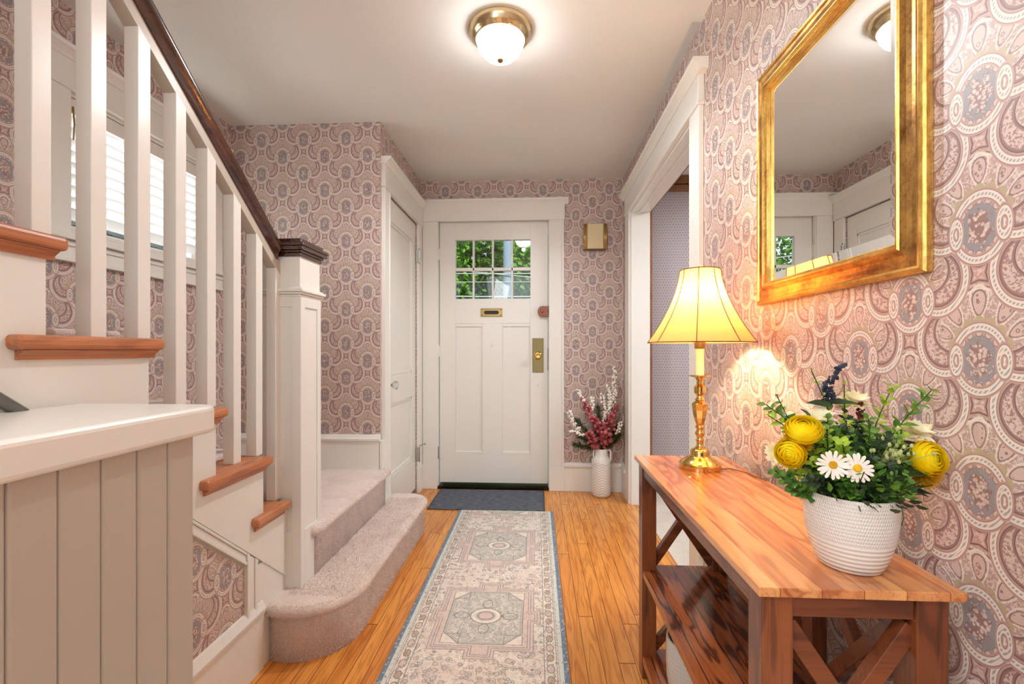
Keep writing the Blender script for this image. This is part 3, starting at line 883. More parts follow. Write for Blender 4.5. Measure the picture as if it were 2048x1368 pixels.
for k in range(8):
    yc = 1.673 - .052 + .018 - .1155*k
    tk = max(t for t in RY if t <= 9 and RY[t]+.02 >= yc)
    z0 = TZ[tk]
    m_ = MB(); y0, y1 = yc-.018, yc+.018; xa, xb = -.992, -.956
    v = [(xa,y0,z0),(xb,y0,z0),(xb,y1,z0),(xa,y1,z0),(xa,y0,zr(y0)-.050),(xb,y0,zr(y0)-.050),(xb,y1,zr(y1)-.050),(xa,y1,zr(y1)-.050)]
    m_.add(v, [(0,3,2,1),(4,5,6,7),(0,1,5,4),(1,2,6,5),(2,3,7,6),(3,0,4,7)])
    m_.build('baluster', WHITE, rl, bevel=.0015)

# ---------------------------------------------------------------- half wall by the cellar stairs
hw = thing('half_wall', (-.78, .4, 0), 'cream tongue-and-groove half wall with a thick white painted cap', 'half wall')
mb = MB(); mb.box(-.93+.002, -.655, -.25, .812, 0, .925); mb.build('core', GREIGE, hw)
y = .812+.0
n_ = 0
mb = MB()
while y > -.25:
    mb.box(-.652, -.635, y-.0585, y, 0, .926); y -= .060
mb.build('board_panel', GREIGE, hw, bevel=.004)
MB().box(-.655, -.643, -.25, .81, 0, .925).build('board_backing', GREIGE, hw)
pts = [(-.918, -.25), (-.620, -.25), (-.620, .79)] + arc(-.655, .832, .035, 0, PI/2, 6) + [(-.918, .872)]
pts = [(-.918, -.25)] + [(-.620, -.25)] + arc(-.660, .832, .040, 0, PI/2, 6) + [(-.918, .872)]
MB().prism(pts, 'z', .923, .975).build('cap', WHITE, hw, bevel=.009, seg=3)
MB().tube([(-.905, .755, .970), (-.902, .70, 1.012), (-.90, .5, 1.17)], .0105, 14).build('x', GREYMETAL)
o = bpy.data.objects['x']; o.name = 'pipe_rail'; tag(o, 'grey metal pipe rail sloping down behind the half wall cap', 'handrail')

# ================================================================ ceiling light
cl = thing('ceiling_light', (CEIL_LAMP[0], CEIL_LAMP[1], CE), 'brass flush ceiling light with a glowing frosted glass dome', 'ceiling light')
c = (CEIL_LAMP[0], CEIL_LAMP[1], CE)
MB().lathe([(.131, 0), (.133, -.006), (.128, -.012), (.130, -.018), (.120, -.024), (.121, -.030), (.112, -.034), (.108, -.044), (.102, -.048), (.099, -.046), (.097, -.02), (0, -.01)], c, 56).build('brass_ring', metal('pale_brass', (216, 194, 152), .2), cl, smooth=True)
m = bpy.data.materials.new('lit_frosted_glass'); m.use_nodes = True
b = m.node_tree.nodes['Principled BSDF']; b.inputs['Base Color'].default_value = (.9, .88, .82, 1)
b.inputs['Emission Color'].default_value = (.93, .97, 1.0, 1); b.inputs['Emission Strength'].default_value = 14.0
DOME = m
sp_ = bpy.data.lights.new('ceiling_light_bulb', 'SPOT'); sp_.energy = 16; sp_.spot_size = math.radians(168); sp_.spot_blend = .5; sp_.shadow_soft_size = .022; sp_.color = (.95, .98, 1.0)
so_ = bpy.data.objects.new('ceiling_light_bulb', sp_); COL.objects.link(so_); so_.location = (CEIL_LAMP[0], CEIL_LAMP[1], CE-.152)
dm = MB().lathe([(.100, -.042), (.098, -.054), (.092, -.072), (.080, -.092), (.062, -.109), (.040, -.119), (.016, -.124), (0, -.125)], c, 56).build('glass_dome', DOME, cl, smooth=True)
MB().lathe([(.012, -.120), (.014, -.126), (.010, -.133), (0, -.137)], c, 20).build('finial', BRASSD, cl, smooth=True)

# ================================================================ door chime and switch
ch = thing('door_chime', (.447, YF, 1.95), 'cream and brass door chime box high on the front wall', 'door chime')
MB().box(.362, .535, YF-.052, YF, 1.855, 2.050).build('chime_body', BRASSD, ch, bevel=.004)
MB().prism([(.385, YF-.050), (.392, YF-.062), (.505, YF-.062), (.512, YF-.050)], 'z', 1.858, 2.047).build('front_cover', CREAMPLASTIC, ch, bevel=.002)
for x_ in (.364, .374, .519, .529): MB().tube([(x_, YF-.053, 1.857), (x_, YF-.053, 2.048)], .004, 10).build('side_flute', BRASS, ch, smooth=True)
sw = thing('light_switch', (.305, YF, 1.17), 'light switch plate covered in the wallpaper, beside the front door', 'light switch')
MB().box(.272, .340, YF-.006, YF, 1.115, 1.228).build('plate', WP_front, sw, bevel=.002)
MB().box(.302, .310, YF-.016, YF-.005, 1.163, 1.182).build('toggle', CREAMPLASTIC, sw, bevel=.001)
for z in (1.198, 1.145): MB().lathe([(0, 0), (.0035, 0), (.002, .0015), (0, .002)], (.306, YF-.006, z), 10, (0, -1, 0)).build('screw', BRASSD, sw)

# ================================================================ rugs
def rug_mat():
    m, b = newmat('oriental_runner', rough=.95, spec=.1)
    x, y, z = pos(); u = x + .205; v = 3.05 - y
    au = fabs(u); uv = comb(u, v)
    cream = srgb(230, 222, 211); pink = srgb(214, 194, 186); grey = srgb(128, 126, 124); green = srgb(194, 192, 184)
    blue = srgb(118, 130, 146); pale = srgb(206, 212, 206); tan = srgb(186, 164, 142); brown = srgb(134, 116, 104)
    s1 = noise(uv, 42, 2, .5, 1.2); s2 = noise(uv, 85, 2, .5, .8); s3 = noise(uv, 6, 2)
    vf = voro(uv, 34, rnd=.8); vb = voro(uv, 52, rnd=.7)
    col = mixc(gt(s3, .5, .2)*.5, cream, pink)
    col = mixc(lt(vf, .36, .05)*.75, col, mixc(gt(s1, .5, .1), pink, green))
    col = mixc(near(vf, .37, .035, .04)*.75, col, grey)
    col = mixc(lt(vf, .12, .04)*.8, col, brown)
    col = mixc(lt(fabs(s1 - .5), .020, .016)*.65, col, brown)
    vv = wrap(v - .55, .667); av = fabs(vv)
    f_ = fmin(fmax(au - .195, av - .215), fmax(au - .222, av - .045), fmax(au - .055, av - .262))
    col = mixc(lt(f_, 0, .004)*.8, col, pink)
    for k_ in (-.002, -.014, -.024):
        col = mixc(near(f_, k_, .0016, .002)*.75, col, grey)
    inn = fmax(au - .152, av - .185)
    det = gt(s1, .54, .04)
    oc = fmax(au - .150, av - .180, (au + av)*.7071 - .185)
    bx = fmax(fabs(au - .118) - .034, fabs(av - .150) - .028)
    col = mixc(lt(inn, 0, .003)*.85, col, cream)
    col = mixc(lt(oc, 0, .003)*.9, col, green)
    col = mixc(lt(oc, -.012, .003)*det*.7, col, cream)
    col = mixc(lt(oc, -.012, .003)*lt(fabs(s2 - .5), .022, .02)*.8, col, grey)
    col = mixc(near(oc, 0, .0022, .002)*.85, col, grey)
    col = mixc(near(oc, -.008, .0012, .002)*.6, col, grey)
    col = mixc(near(bx, 0, .0016, .002)*.8, col, grey)
    er = hyp(u/.062, vv/.052)
    col = mixc(lt(er, 1.0, .05), col, cream); col = mixc(near(er, 1.0, .05, .05)*.8, col, grey)
    col = mixc(lt(er, .7, .05), col, green)
    col = mixc(lt(er, .5, .05), col, pink); col = mixc(near(er, .5, .05, .05)*.8, col, grey)
    pe = hyp((au - .0)/.02, (av - .085)/.03)
    col = mixc(near(pe, 1.0, .09, .09)*.8, col, grey)
    pe = hyp((au - .098)/.03, av/.022)
    col = mixc(near(pe, 1.0, .09, .09)*.8, col, grey)
    col = mixc(near(vb, .30, .05, .05)*.32, col, grey)
    col = mixc(gt(s2, .60, .03)*.3, col, pink)
    # border
    bd = gt(au, .232, .002)
    sc_ = M('SINE', v*58.0)*.012
    bcol = mixc(near(au - sc_*fabs(u)/fmax(au, .01), .2535, .0022, .002)*.7, cream, grey)
    vr = wrap(v, .108); fl = hyp((au - .2535)/.013, vr/.02)
    bcol = mixc(lt(fl, 1.0, .1)*.85, bcol, pink); bcol = mixc(near(fl, 1.0, .12, .1)*.8, bcol, grey)
    vr = wrap(v + .054, .108); fl = hyp((au - .2535)/.012, vr/.018)
    bcol = mixc(lt(fl, 1.0, .1)*.85, bcol, tan); bcol = mixc(near(fl, 1.0, .12, .1)*.8, bcol, grey)
    bcol = mixc(near(vb, .34, .05, .05)*.6, bcol, grey)
    bcol = mixc(lt(fabs(s2 - .5), .03, .02)*.55, bcol, brown)
    col = mixc(bd, col, bcol)
    edge = fmax(au, .291 - v)      # same bands along the far end
    for k_, w_ in ((.232, .0016), (.2745, .0014), (.281, .001)):
        col = mixc(near(au, k_, w_, .0015)*.8, col, grey)
    col = mixc(gt(edge, .283, .002), col, pale)
    col = mixc(gt(edge, .283, .002)*gt(s2, .62, .03)*.7, col, grey)
    col = mixc(gt(edge, .297, .002), col, blue)
    col = mixc(gt(edge, .299, .002)*gt(s2, .60, .03)*.55, col, pale)
    setc(m, b, col)
    x_ = noise(comb(x, y, z), 500, 2)
    bump(m, b, x_, .3, .002)
    return m
RUGM = rug_mat()
o = MB().box(-.520, .110, -.6, 3.05, .0005, .009).build('runner_rug', RUGM, bevel=.003)
tag(o, 'long cream and pink patterned runner rug with a blue border on the wooden floor', 'rug')
m, b = newmat('charcoal_mat', rough=.9, spec=.2)
x, y, z = pos()
n1 = noise(comb(x*20.0, y*160.0, z), 1.0, 3); n2 = noise(comb(x, y), 400, 2)
col = mixc(gt(n1, .5, .3), srgb(70, 74, 84), srgb(122, 128, 138)); col = mixc(gt(n2, .55, .1)*.5, col, srgb(52, 56, 64))
ex = fmin(x + .745, .057 - x); col = mixc(lt(ex, .012, .003), col, srgb(78, 82, 90))
setc(m, b, col); bump(m, b, n2, .5, .003); MATM = m
o = MB().box(-.745, .057, 3.062, 3.500, .0005, .010).build('door_mat', MATM, bevel=.003)
tag(o, 'charcoal grey door mat lying before the front door', 'door mat')

# ================================================================ console table
TX0, TX1, TY0, TY1, TT = .335, .634, .705, 1.583, .723
tb = thing('console_table', ((TX0+TX1)/2, (TY0+TY1)/2, 0), 'reddish acacia wood console table with crossed end braces against the wall', 'table')
MB().box(TX0, TX1, TY0, TY1, TT-.014, TT).build('tabletop', TABLETOP, tb, bevel=.0015)
lx0, lx1, ly0, ly1, L = TX0+.012, TX1-.012, TY0+.016, TY1-.016, .047
for (xx, yy) in ((lx0, ly0), (lx1-L, ly0), (lx0, ly1-L), (lx1-L, ly1-L)):
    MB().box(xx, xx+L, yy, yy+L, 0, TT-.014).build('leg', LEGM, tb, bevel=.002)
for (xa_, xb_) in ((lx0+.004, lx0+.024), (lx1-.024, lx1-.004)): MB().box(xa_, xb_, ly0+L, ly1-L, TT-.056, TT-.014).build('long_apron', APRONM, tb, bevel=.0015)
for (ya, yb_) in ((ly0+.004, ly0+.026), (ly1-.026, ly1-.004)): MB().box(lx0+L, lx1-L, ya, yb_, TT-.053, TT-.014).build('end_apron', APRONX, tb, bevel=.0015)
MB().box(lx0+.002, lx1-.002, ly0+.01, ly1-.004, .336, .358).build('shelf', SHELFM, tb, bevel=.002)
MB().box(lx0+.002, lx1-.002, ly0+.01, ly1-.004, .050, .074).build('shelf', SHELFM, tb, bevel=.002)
def xbrace(p, q, r_, s_, w, h, up, name='cross_brace'):
    mb_ = MB(); mb_.bar(p, q, w, h, up); mb_.bar(r_, s_, w*.96, h*.96, up); mb_.build(name, APRONX, tb, bevel=.0012)
for yy in (ly0+.020, ly1-.020):
    for z0, z1 in ((.362, TT-.056), (.078, .334)):
        a, c_ = lx0+L-.004, lx1-L+.004
        xbrace((a, yy, z1-.012), (c_, yy, z0+.012), (c_, yy+.001, z1-.012), (a, yy+.001, z0+.012), .022, .028, (0, 0, 1))
px = lx1-.020
ys = [ly0+L, ly0+L+(ly1-ly0-2*L)/3-.018, ly0+L+(ly1-ly0-2*L)/3+.018, ly0+L+2*(ly1-ly0-2*L)/3-.018, ly0+L+2*(ly1-ly0-2*L)/3+.018, ly1-L]
for i in (1, 3):
    for z0, z1 in ((.358, TT-.056), (.074, .336)):
        MB().box(px-.018, px+.014, ys[i], ys[i+1], z0, z1).build('back_post', LEGM, tb, bevel=.0015)
for i in (0, 2, 4):
    for z0, z1 in ((.362, TT-.056), (.078, .334)):
        xbrace((px, ys[i], z1-.012), (px, ys[i+1], z0+.012), (px+.001, ys[i+1], z1-.012), (px+.001, ys[i], z0+.012), .020, .026, (0, 0, 1))

# ---------------------------------------------------------------- ceramic pots
def ceramic(name, mode):
    m, b = newmat(name, rough=.22, color=srgb(228, 224, 216))
    x, y, z = pos('Object'); ang = M('ARCTAN2', y, x)
    if mode == 'dots':
        row = z/.0058; k = M('FLOOR', row); fz = row - k - .5
        fa = wrap(ang*17.0 + M('FLOORED_MODULO', k, 2.0)*.5, 1.0)
        dot = lt(hyp(fa*1.0, fz), .34, .2)
        band = M('SINE', z*(2*PI/.0075))*.5 + .5
        up = gt(z, .052, .006)
        h = mixv = M('ADD', dot*up, band*(1.0 - up))
        bump(m, b, h, .55, .0018)
    elif mode == 'chevron':
        w = wrap(ang*(8/(2*PI)), 1.0)
        s_ = M('SINE', (z*330.0) + fabs(w)*9.0)
        h = gt(s_, .1, .8)
        lim = lt(z, .255, .004)
        bump(m, b, h*lim, .6, .002)
        setc(m, b, mixc(h*lim*.28, srgb(232, 229, 222), srgb(186, 180, 170)))
    else:
        h = M('SINE', ang*60.0)*.5 + M('SINE', z*500.0)*.5
        bump(m, b, h, .3, .001)
        setc(m, b, mixc(gt(h, .3, .5)*.25, srgb(214, 210, 202), srgb(176, 170, 162)))
    return m
CER_DOTS = ceramic('white_dotted_ceramic', 'dots'); CER_CHEV = ceramic('white_chevron_ceramic', 'chevron'); CER_PLAIN = ceramic('white_ribbed_ceramic', 'ribs')
SOIL = simple('dark_moss', (22, 22, 18), rough=.9, var=.5, nscale=120, bmp=.8, bscale=150)

# pot on the bottom shelf
o = thing('planter_pot', (.462, 1.355, .074), 'empty pale ribbed planter pot on the bottom shelf of the table', 'pot')
MB().lathe([(0, 0), (.066, 0), (.072, .006), (.079, .05), (.081, .10), (.080, .162), (.079, .168), (.075, .168), (.074, .162), (.075, .1), (.070, .02), (0, .018)], (.462, 1.355, .074), 48).build('pot_body', CER_PLAIN, o, auto=50)
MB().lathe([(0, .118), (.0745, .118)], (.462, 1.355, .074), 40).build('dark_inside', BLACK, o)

# ---------------------------------------------------------------- flower pot on the table
PC = Vector((.523, .791, TT))
fp = thing('potted_flower_arrangement', PC, 'white dimpled pot of artificial yellow flowers, daisies and greenery on the table', 'flower arrangement')
MB().lathe([(0, 0), (.040, 0), (.044, .002), (.050, .014), (.0565, .032), (.0625, .055), (.0655, .080), (.0665, .100), (.0665, .120), (.0660, .1235), (.0640, .1235), (.0630, .120), (.063, .100), (.060, .06), (0, .05)], PC, 72).build('pot', CER_DOTS, fp, auto=60)
MB().lathe([(0, .116), (.030, .118), (.0632, .108)], PC, 40).build('moss', SOIL, fp, smooth=True)
def leafmat(name, lo, hi, rough=.45, tr=.15):
    m, b = newmat(name, rough)
    x, y, z = pos('Object'); n = noise(comb(x, y, z), 45, 2)
    cc_ = mixc(gt(n, .5, .25), srgb(*lo), srgb(*hi))
    setc(m, b, cc_); nt_ = m.node_tree
    t1 = nt_.nodes.new('ShaderNodeBsdfTranslucent'); mx_ = nt_.nodes.new('ShaderNodeMixShader'); mx_.inputs[0].default_value = tr
    nt_.links.new(cc_, t1.inputs[0]); nt_.links.new(b.outputs[0], mx_.inputs[1]); nt_.links.new(t1.outputs[0], mx_.inputs[2])
    nt_.links.new(mx_.outputs[0], nt_.nodes['Material Output'].inputs[0])
    return m
G_BRIGHT = leafmat('bright_green_leaf', (120, 164, 36), (188, 216, 70), .45, .3)
G_MID = leafmat('mid_green_leaf', (66, 116, 42), (124, 166, 60), .45, .25)
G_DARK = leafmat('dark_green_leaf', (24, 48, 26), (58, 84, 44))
G_PALE = leafmat('pale_green_bud', (150, 170, 96), (206, 214, 150))
YEL = leafmat('yellow_petal', (255, 222, 6), (255, 238, 40), .8, .3)
YEL.node_tree.nodes['Principled BSDF'].inputs['Specular IOR Level'].default_value = .15
YELD = leafmat('golden_petal', (206, 150, 0), (240, 196, 20), .6)
CRM = leafmat('cream_petal', (240, 226, 170), (252, 244, 214), .6)
WPET = leafmat('daisy_petal', (250, 238, 222), (255, 250, 240), .6)
DISC = leafmat('daisy_centre', (214, 160, 10), (250, 206, 40), .8)
LAV = leafmat('dark_lavender', (34, 36, 50), (70, 74, 92), .8)
REDB = leafmat('deep_red_bud', (96, 24, 26), (140, 44, 40), .7)
STEM = leafmat('stem_green', (30, 56, 22), (62, 92, 36), .6)
def frame_of(d):
    d = Vector(d).normalized(); a = d.orthogonal().normalized(); return d, a, d.cross(a)
def ranunculus(c, d, r, name='ranunculus'):
    """rounded flower of wrapped cupped petals"""
    d, a, b_ = frame_of(d); c = Vector(c); mb_ = MB(); rnd = random.Random(int(c.x*1e4))
    for ring, (rr, n, top) in enumerate(((1.0, 6, -.05), (.94, 6, .24), (.87, 6, .50), (.78, 5, .74), (.68, 5, .96), (.56, 4, 1.16), (.44, 3, 1.32))):
        for k in range(n):
            t0 = 2*PI*(k + .5*(ring % 2) + rnd.uniform(-.1, .1))/n; N = 6; Mr = 7; vs = []
            for i in range(N+1):
                for j in range(Mr+1):
                    q = j/Mr*2-1; w = q*(PI/n)*1.35; s_ = i/N
                    phi = -1.2 + s_*(1.2 + top) - .13*q*q*s_
                    R = r*(rr + .06*s_*s_*s_ + .012*math.sin(3*q+ring) - .03*q)
                    t = t0+w
                    vs.append(c + (a*math.cos(t)+b_*math.sin(t))*R*math.cos(phi) + d*R*.86*math.sin(phi))
            fs = [(i*(Mr+1)+j, i*(Mr+1)+j+1, (i+1)*(Mr+1)+j+1, (i+1)*(Mr+1)+j) for i in range(N) for j in range(Mr)]
            mb_.add(vs, fs)
    mb_.sphere(c, r*.40, 14, 10)
    return mb_.build(name, YEL, fp, smooth=True, fix=False)
ranunculus((.428, .755, .955), (-.35, -.55, .85), .0265)
ranunculus((.407, .755, .915), (-.6, -.75, .0), .0225)
ranunculus((.622, .757, .909), (.1, -.9, .25), .0275)
def pompom(c, d, r, mat, name, n=150, L=1.0, w=.09):
    d, a, b_ = frame_of(d); c = Vector(c); mb_ = MB(); rnd = random.Random(int(c.x*1e4)+1)
    for k in range(n):
        t = rnd.uniform(0, 2*PI); e = rnd.uniform(-.15, 1.45)
        v = (a*math.cos(t)+b_*math.sin(t))*math.cos(e) + d*math.sin(e)
        mb_.leaf(c + v*r*.2, v, v.orthogonal(), r*.85*L*rnd.uniform(.85, 1.05), r*w*2, .3, 2)
    return mb_.build(name, mat, fp, fix=False)
pompom((.424, .768, .928), (-.4, -.7, .5), .026, YELD, 'chrysanthemum')
pompom((.618, .765, .884), (.1, -.7, -.5), .027, YELD, 'chrysanthemum')
def daisy(c, d, r):
    d, a, b_ = frame_of(d); c = Vector(c); rnd = random.Random(int(c.x*1e4))
    mb_ = MB()
    for k in range(17):
        t = 2*PI*k/17 + rnd.uniform(-.08, .08); v = a*math.cos(t)+b_*math.sin(t)
        s_ = d.cross(v).normalized(); L_ = r*rnd.uniform(.88, 1.06); w = r*.115
        v0 = c + v*r*.2 + d*(.0004*(k % 3)); cup = rnd.uniform(-.1, .12)
        pts = [v0 - s_*w*.5, v0 + s_*w*.5, v0 + v*L_*.45 + s_*w + d*r*cup*.5, v0 + v*L_*.45 - s_*w + d*r*cup*.5,
               v0 + v*L_*.72 + s_*w*.95 + d*r*cup, v0 + v*L_*.72 - s_*w*.95 + d*r*cup, v0 + v*L_*.82 + s_*w*.3 + d*r*cup, v0 + v*L_*.82 - s_*w*.3 + d*r*cup]
        mb_.add(pts, [(0, 1, 2, 3), (3, 2, 4, 5), (5, 4, 6, 7)])
    p = mb_.build('daisy', WPET, fp, fix=False)
    mb_ = MB().lathe([(r*.27, 0), (r*.27, r*.06), (r*.2, r*.13), (r*.08, r*.13), (0, r*.11)], c, 18, d)
    for k in range(40):
        t = k*2.4; q = r*.25*math.sqrt(k/40); v = a*math.cos(t)+b_*math.sin(t)
        mb_.sphere(tuple(c + v*q + d*r*.12), r*.03, 5, 3)
    mb_.build('daisy_centre', DISC, p, smooth=True)
daisy((.455, .725, .905), (-.35, -.95, .12), .0215)
daisy((.489, .722, .901), (-.2, -.95, .15), .0225)
def ruffle(c, d, r, mat, name, n=11):
    d, a, b_ = frame_of(d); c = Vector(c); rnd = random.Random(int(c.z*1e4)); mb_ = MB()
    for k in range(n*2):
        t = 2*PI*k/n + rnd.uniform(-.2, .2); e = .25 + .6*(k >= n); v = (a*math.cos(t)+b_*math.sin(t))*math.cos(e)+d*math.sin(e)
        mb_.leaf(c, v, d, r*rnd.uniform(.85, 1.1), r*.62, .35, 3, droop=.1)
    return mb_.build(name, mat, fp, fix=False)
ruffle((.487, .812, .958), (-.3, -.5, .8), .030, CRM, 'cream_carnation')
ruffle((.628, .795, .942), (.1, -.5, .8), .030, CRM, 'cream_carnation')
ruffle((.566, .845, .985), (0, -.4, .9), .028, CRM, 'cream_carnation')
ruffle((.413, .800, .905), (-.7, -.5, .2), .024, CRM, 'cream_carnation')
# bead-like lavender spike and dark red spike
mb = MB(); rnd = random.Random(5)
base = Vector((.505, .83, .985)); tip = Vector((.527, .83, 1.052))
for k in range(95):
    t = rnd.random(); p_ = base.lerp(tip, t) + Vector((math.sin(t*9)*.004, 0, 0))
    rr = .0125*(1-t*.62)
    ph = rnd.uniform(0, 6.28); mb.sphere((p_.x+rr*math.cos(ph)*rnd.uniform(.4, 1), p_.y+rr*math.sin(ph)*rnd.uniform(.4, 1), p_.z+rnd.uniform(-.003, .003)), .0032*rnd.uniform(.7, 1.2), 6, 4)
for k in range(26):
    t = rnd.random(); mb.sphere((.527+.017*t, .83, 1.050+.006*t+rnd.uniform(-.002, .002)), .0028, 6, 4)
mb.build('lavender_spike', LAV, fp)
mb = MB()
for k in range(45):
    t = rnd.random(); mb.sphere((.571+rnd.uniform(-1, 1)*.004, .835+rnd.uniform(-1, 1)*.004, .955+.035*t), .0026, 6, 4)
mb.build('red_bud_spike', REDB, fp)

def sprig(p0, p1, n, L, W, mats, name, seed, curve=.02, pairs=True, wob=.5, stemr=.0010, tipL=.6):
    """leafy stem from p0 to p1 with pairs of leaves"""
    rnd = random.Random(seed); p0, p1 = Vector(p0), Vector(p1); d = p1-p0
    s_ = d.cross(Vector((0, 0, 1)))
    if s_.length < 1e-5: s_ = Vector((1, 0, 0))
    s_.normalize(); bow = d.cross(s_).normalized()*curve*rnd.choice((-1, 1))
    pts = [p0 + d*t + bow*math.sin(PI*t) for t in [i/8 for i in range(9)]]
    mb_ = MB(); mb_.tube(pts, stemr, 5)
    mb_.mi = 1
    for k in range(n):
        t = .12 + .88*k/max(1, n-1); q = p0 + d*t + bow*math.sin(PI*t); ax_ = d.normalized()
        ph = k*1.57 + rnd.uniform(-.4, .4)
        for sg in ((0, PI) if pairs else (0,)):
            o1 = ax_.orthogonal().normalized(); side = Matrix.Rotation(ph+sg, 3, ax_) @ o1
            dirv = (side*rnd.uniform(.8, 1.1) + ax_*rnd.uniform(.3, .9)).normalized()
            l_ = 1.35*L*(1-(1-tipL)*t)*rnd.uniform(.8, 1.15)
            mb_.leaf(q, dirv, (ax_*.5 + Vector((rnd.uniform(-.6, .4), rnd.uniform(-1.1, -.1), rnd.uniform(0, .9)))), l_, 1.5*W*l_/L, .3, 2, droop=rnd.uniform(-.1, .3))
    return mb_.build(name, mats, fp, fix=False)
top_c = PC + Vector((0, 0, .112))
# long outer sprigs
sprig(top_c+Vector((-.02, 0, 0)), (.392, .80, .988), 16, .020, .0075, [STEM, G_MID], 'leafy_sprig', 1, .02)
sprig(top_c+Vector((-.03, -.01, 0)), (.388, .785, .972), 14, .019, .0075, [STEM, G_BRIGHT], 'leafy_sprig', 2, .02)
sprig(top_c+Vector((.02, 0, 0)), (.640, .775, 1.015), 19, .022, .0075, [STEM, G_MID], 'leafy_sprig', 3, .012)
sprig(top_c+Vector((.02, 0, 0)), (.598, .80, 1.018), 16, .020, .0075, [STEM, G_BRIGHT], 'leafy_sprig', 4, .012)
sprig(top_c, (.540, .83, 1.022), 13, .014, .006, [STEM, G_BRIGHT], 'leafy_sprig', 5, .01)
sprig(top_c, (.490, .84, 1.045), 9, .011, .006, [STEM, G_BRIGHT], 'leafy_sprig', 6, .01)
sprig(top_c, (.430, .84, 1.0), 13, .014, .006, [STEM, G_MID], 'leafy_sprig', 16, .01)
sd = 20
rnd = random.Random(11)
for k in range(90):
    ph = rnd.uniform(0, 2*PI); el = rnd.uniform(.15, 1.5)
    R = rnd.uniform(.070, .124)
    e = Vector((math.cos(ph)*math.cos(el)*R*1.05, math.sin(ph)*math.cos(el)*R*.8, .02+math.sin(el)*R))
    q = top_c + e
    q.x = min(q.x, .648)
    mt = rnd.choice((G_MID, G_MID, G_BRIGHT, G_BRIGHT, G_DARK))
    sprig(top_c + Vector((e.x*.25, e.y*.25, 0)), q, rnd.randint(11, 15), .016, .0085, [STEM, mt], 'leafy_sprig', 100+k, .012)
# pale bud spray, centre right
mb = MB(); rnd = random.Random(9)
for k in range(46):
    q = Vector((.555+rnd.gauss(0, .014), .735+rnd.uniform(-.012, .02), .925+rnd.gauss(0, .014)))
    mb.tube([Vector((.55, .775, .885)), q], .0005, 4); mb.sphere(tuple(q), .0026, 6, 4, (1, 1, 1.4))
mb.build('pale_bud_spray', G_PALE, fp)
# broad dark leaves
mb = MB()
for b0, d_, L_, W_ in (((.560, .775, .905), (.75, -.3, .38), .055, .034), ((.560, .765, .890), (.8, -.35, .02), .055, .036), ((.535, .76, .868), (.95, -.1, -.06), .095, .022),
                       ((.60, .79, .93), (.9, -.1, -.15), .058, .013), ((.61, .80, .90), (.8, 0, .4), .04, .013), ((.50, .765, .87), (-.9, -.4, .25), .055, .02),
                       ((.48, .81, .955), (-.6, -.3, .6), .045, .02), ((.50, .82, .99), (.9, -.2, .1), .05, .018), ((.51, .81, .985), (-.9, 0, .2), .045, .02),
                       ((.455, .775, .93), (-.9, -.1, .3), .05, .012), ((.50, .75, .855), (.2, -.9, .3), .03, .022), ((.47, .765, .86), (-.3, -.9, .2), .03, .02)):
    mb.leaf(b0, d_, (0, -.5, .85), L_, W_, .25, 5, droop=.12)
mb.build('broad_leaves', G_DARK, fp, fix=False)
mb = MB(); rnd = random.Random(21)
for k in range(70):
    ph = rnd.uniform(0, 2*PI); r0 = rnd.uniform(.0, .055)
    p_ = top_c + Vector((math.cos(ph)*r0, math.sin(ph)*r0, 0)); d_ = Vector((math.cos(ph), math.sin(ph), rnd.uniform(.0, 1.1)))
    L_ = rnd.uniform(.03, .07) if d_.z > .4 else rnd.uniform(.015, .03)
    q = p_ + d_*L_; mb.tube([p_, p_.lerp(q, .5)+Vector((0, 0, .006)), q], .0008, 4)
mb.tube([top_c+Vector((.03, -.04, .004)), top_c+Vector((.037, -.060, .006)), top_c+Vector((.034, -.069, -.008)), top_c+Vector((.030, -.070, -.020))], .0007, 4)
mb.build('dark_wire_stems', STEM, fp)
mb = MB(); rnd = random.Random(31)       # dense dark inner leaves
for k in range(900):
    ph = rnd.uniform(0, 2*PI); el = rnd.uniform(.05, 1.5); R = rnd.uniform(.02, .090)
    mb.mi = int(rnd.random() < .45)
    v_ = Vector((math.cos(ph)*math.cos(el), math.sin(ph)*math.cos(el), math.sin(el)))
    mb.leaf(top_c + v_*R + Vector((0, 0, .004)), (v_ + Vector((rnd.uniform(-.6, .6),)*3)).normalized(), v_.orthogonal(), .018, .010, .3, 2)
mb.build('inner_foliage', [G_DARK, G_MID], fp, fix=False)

# ================================================================ table lamp
LX, LYY = LAMP_XY
lp = thing('table_lamp', (LX, LYY, TT), 'brass candlestick table lamp with a glowing golden bell shade', 'table lamp')
LC = Vector((LX, LYY, TT))
MB().lathe([(0, 0), (.060, 0), (.060, .013), (.062, .015), (.060, .018), (.057, .019), (.050, .026), (.040, .033), (.032, .037), (.029, .040), (.028, .042),
            (.028, .052), (.026, .056), (.020, .060), (.016, .062)], LC, 64).build('base', BRASS, lp, auto=35)
MB().lathe([(.016, .060), (.014, .066), (.010, .070), (.010, .082), (.013, .086), (.010, .090), (.009, .096), (.013, .102), (.015, .108), (.012, .113), (.009, .118), (.012, .122), (.014, .127), (.010, .132)], LC, 40).build('lower_turning', BRASS, lp, smooth=True)
MB().lathe([(.010, .131), (.013, .138), (.018, .155), (.0225, .178), (.0245, .196), (.020, .200), (.016, .203), (.012, .206)], LC, 8).build('faceted_urn', BRASS, lp)
MB().lathe([(.012, .205), (.014, .210), (.010, .216), (.010, .222), (.013, .226), (.017, .230), (.0175, .248), (.014, .251), (.010, .256), (.010, .268), (.014, .276), (.028, .2795), (.031, .281), (.031, .284), (.012, .285)], LC, 40).build('upper_turning', BRASS, lp, auto=35)
m, b = newmat('candle_sleeve', rough=.5, color=srgb(246, 236, 200)); CANDLE = m
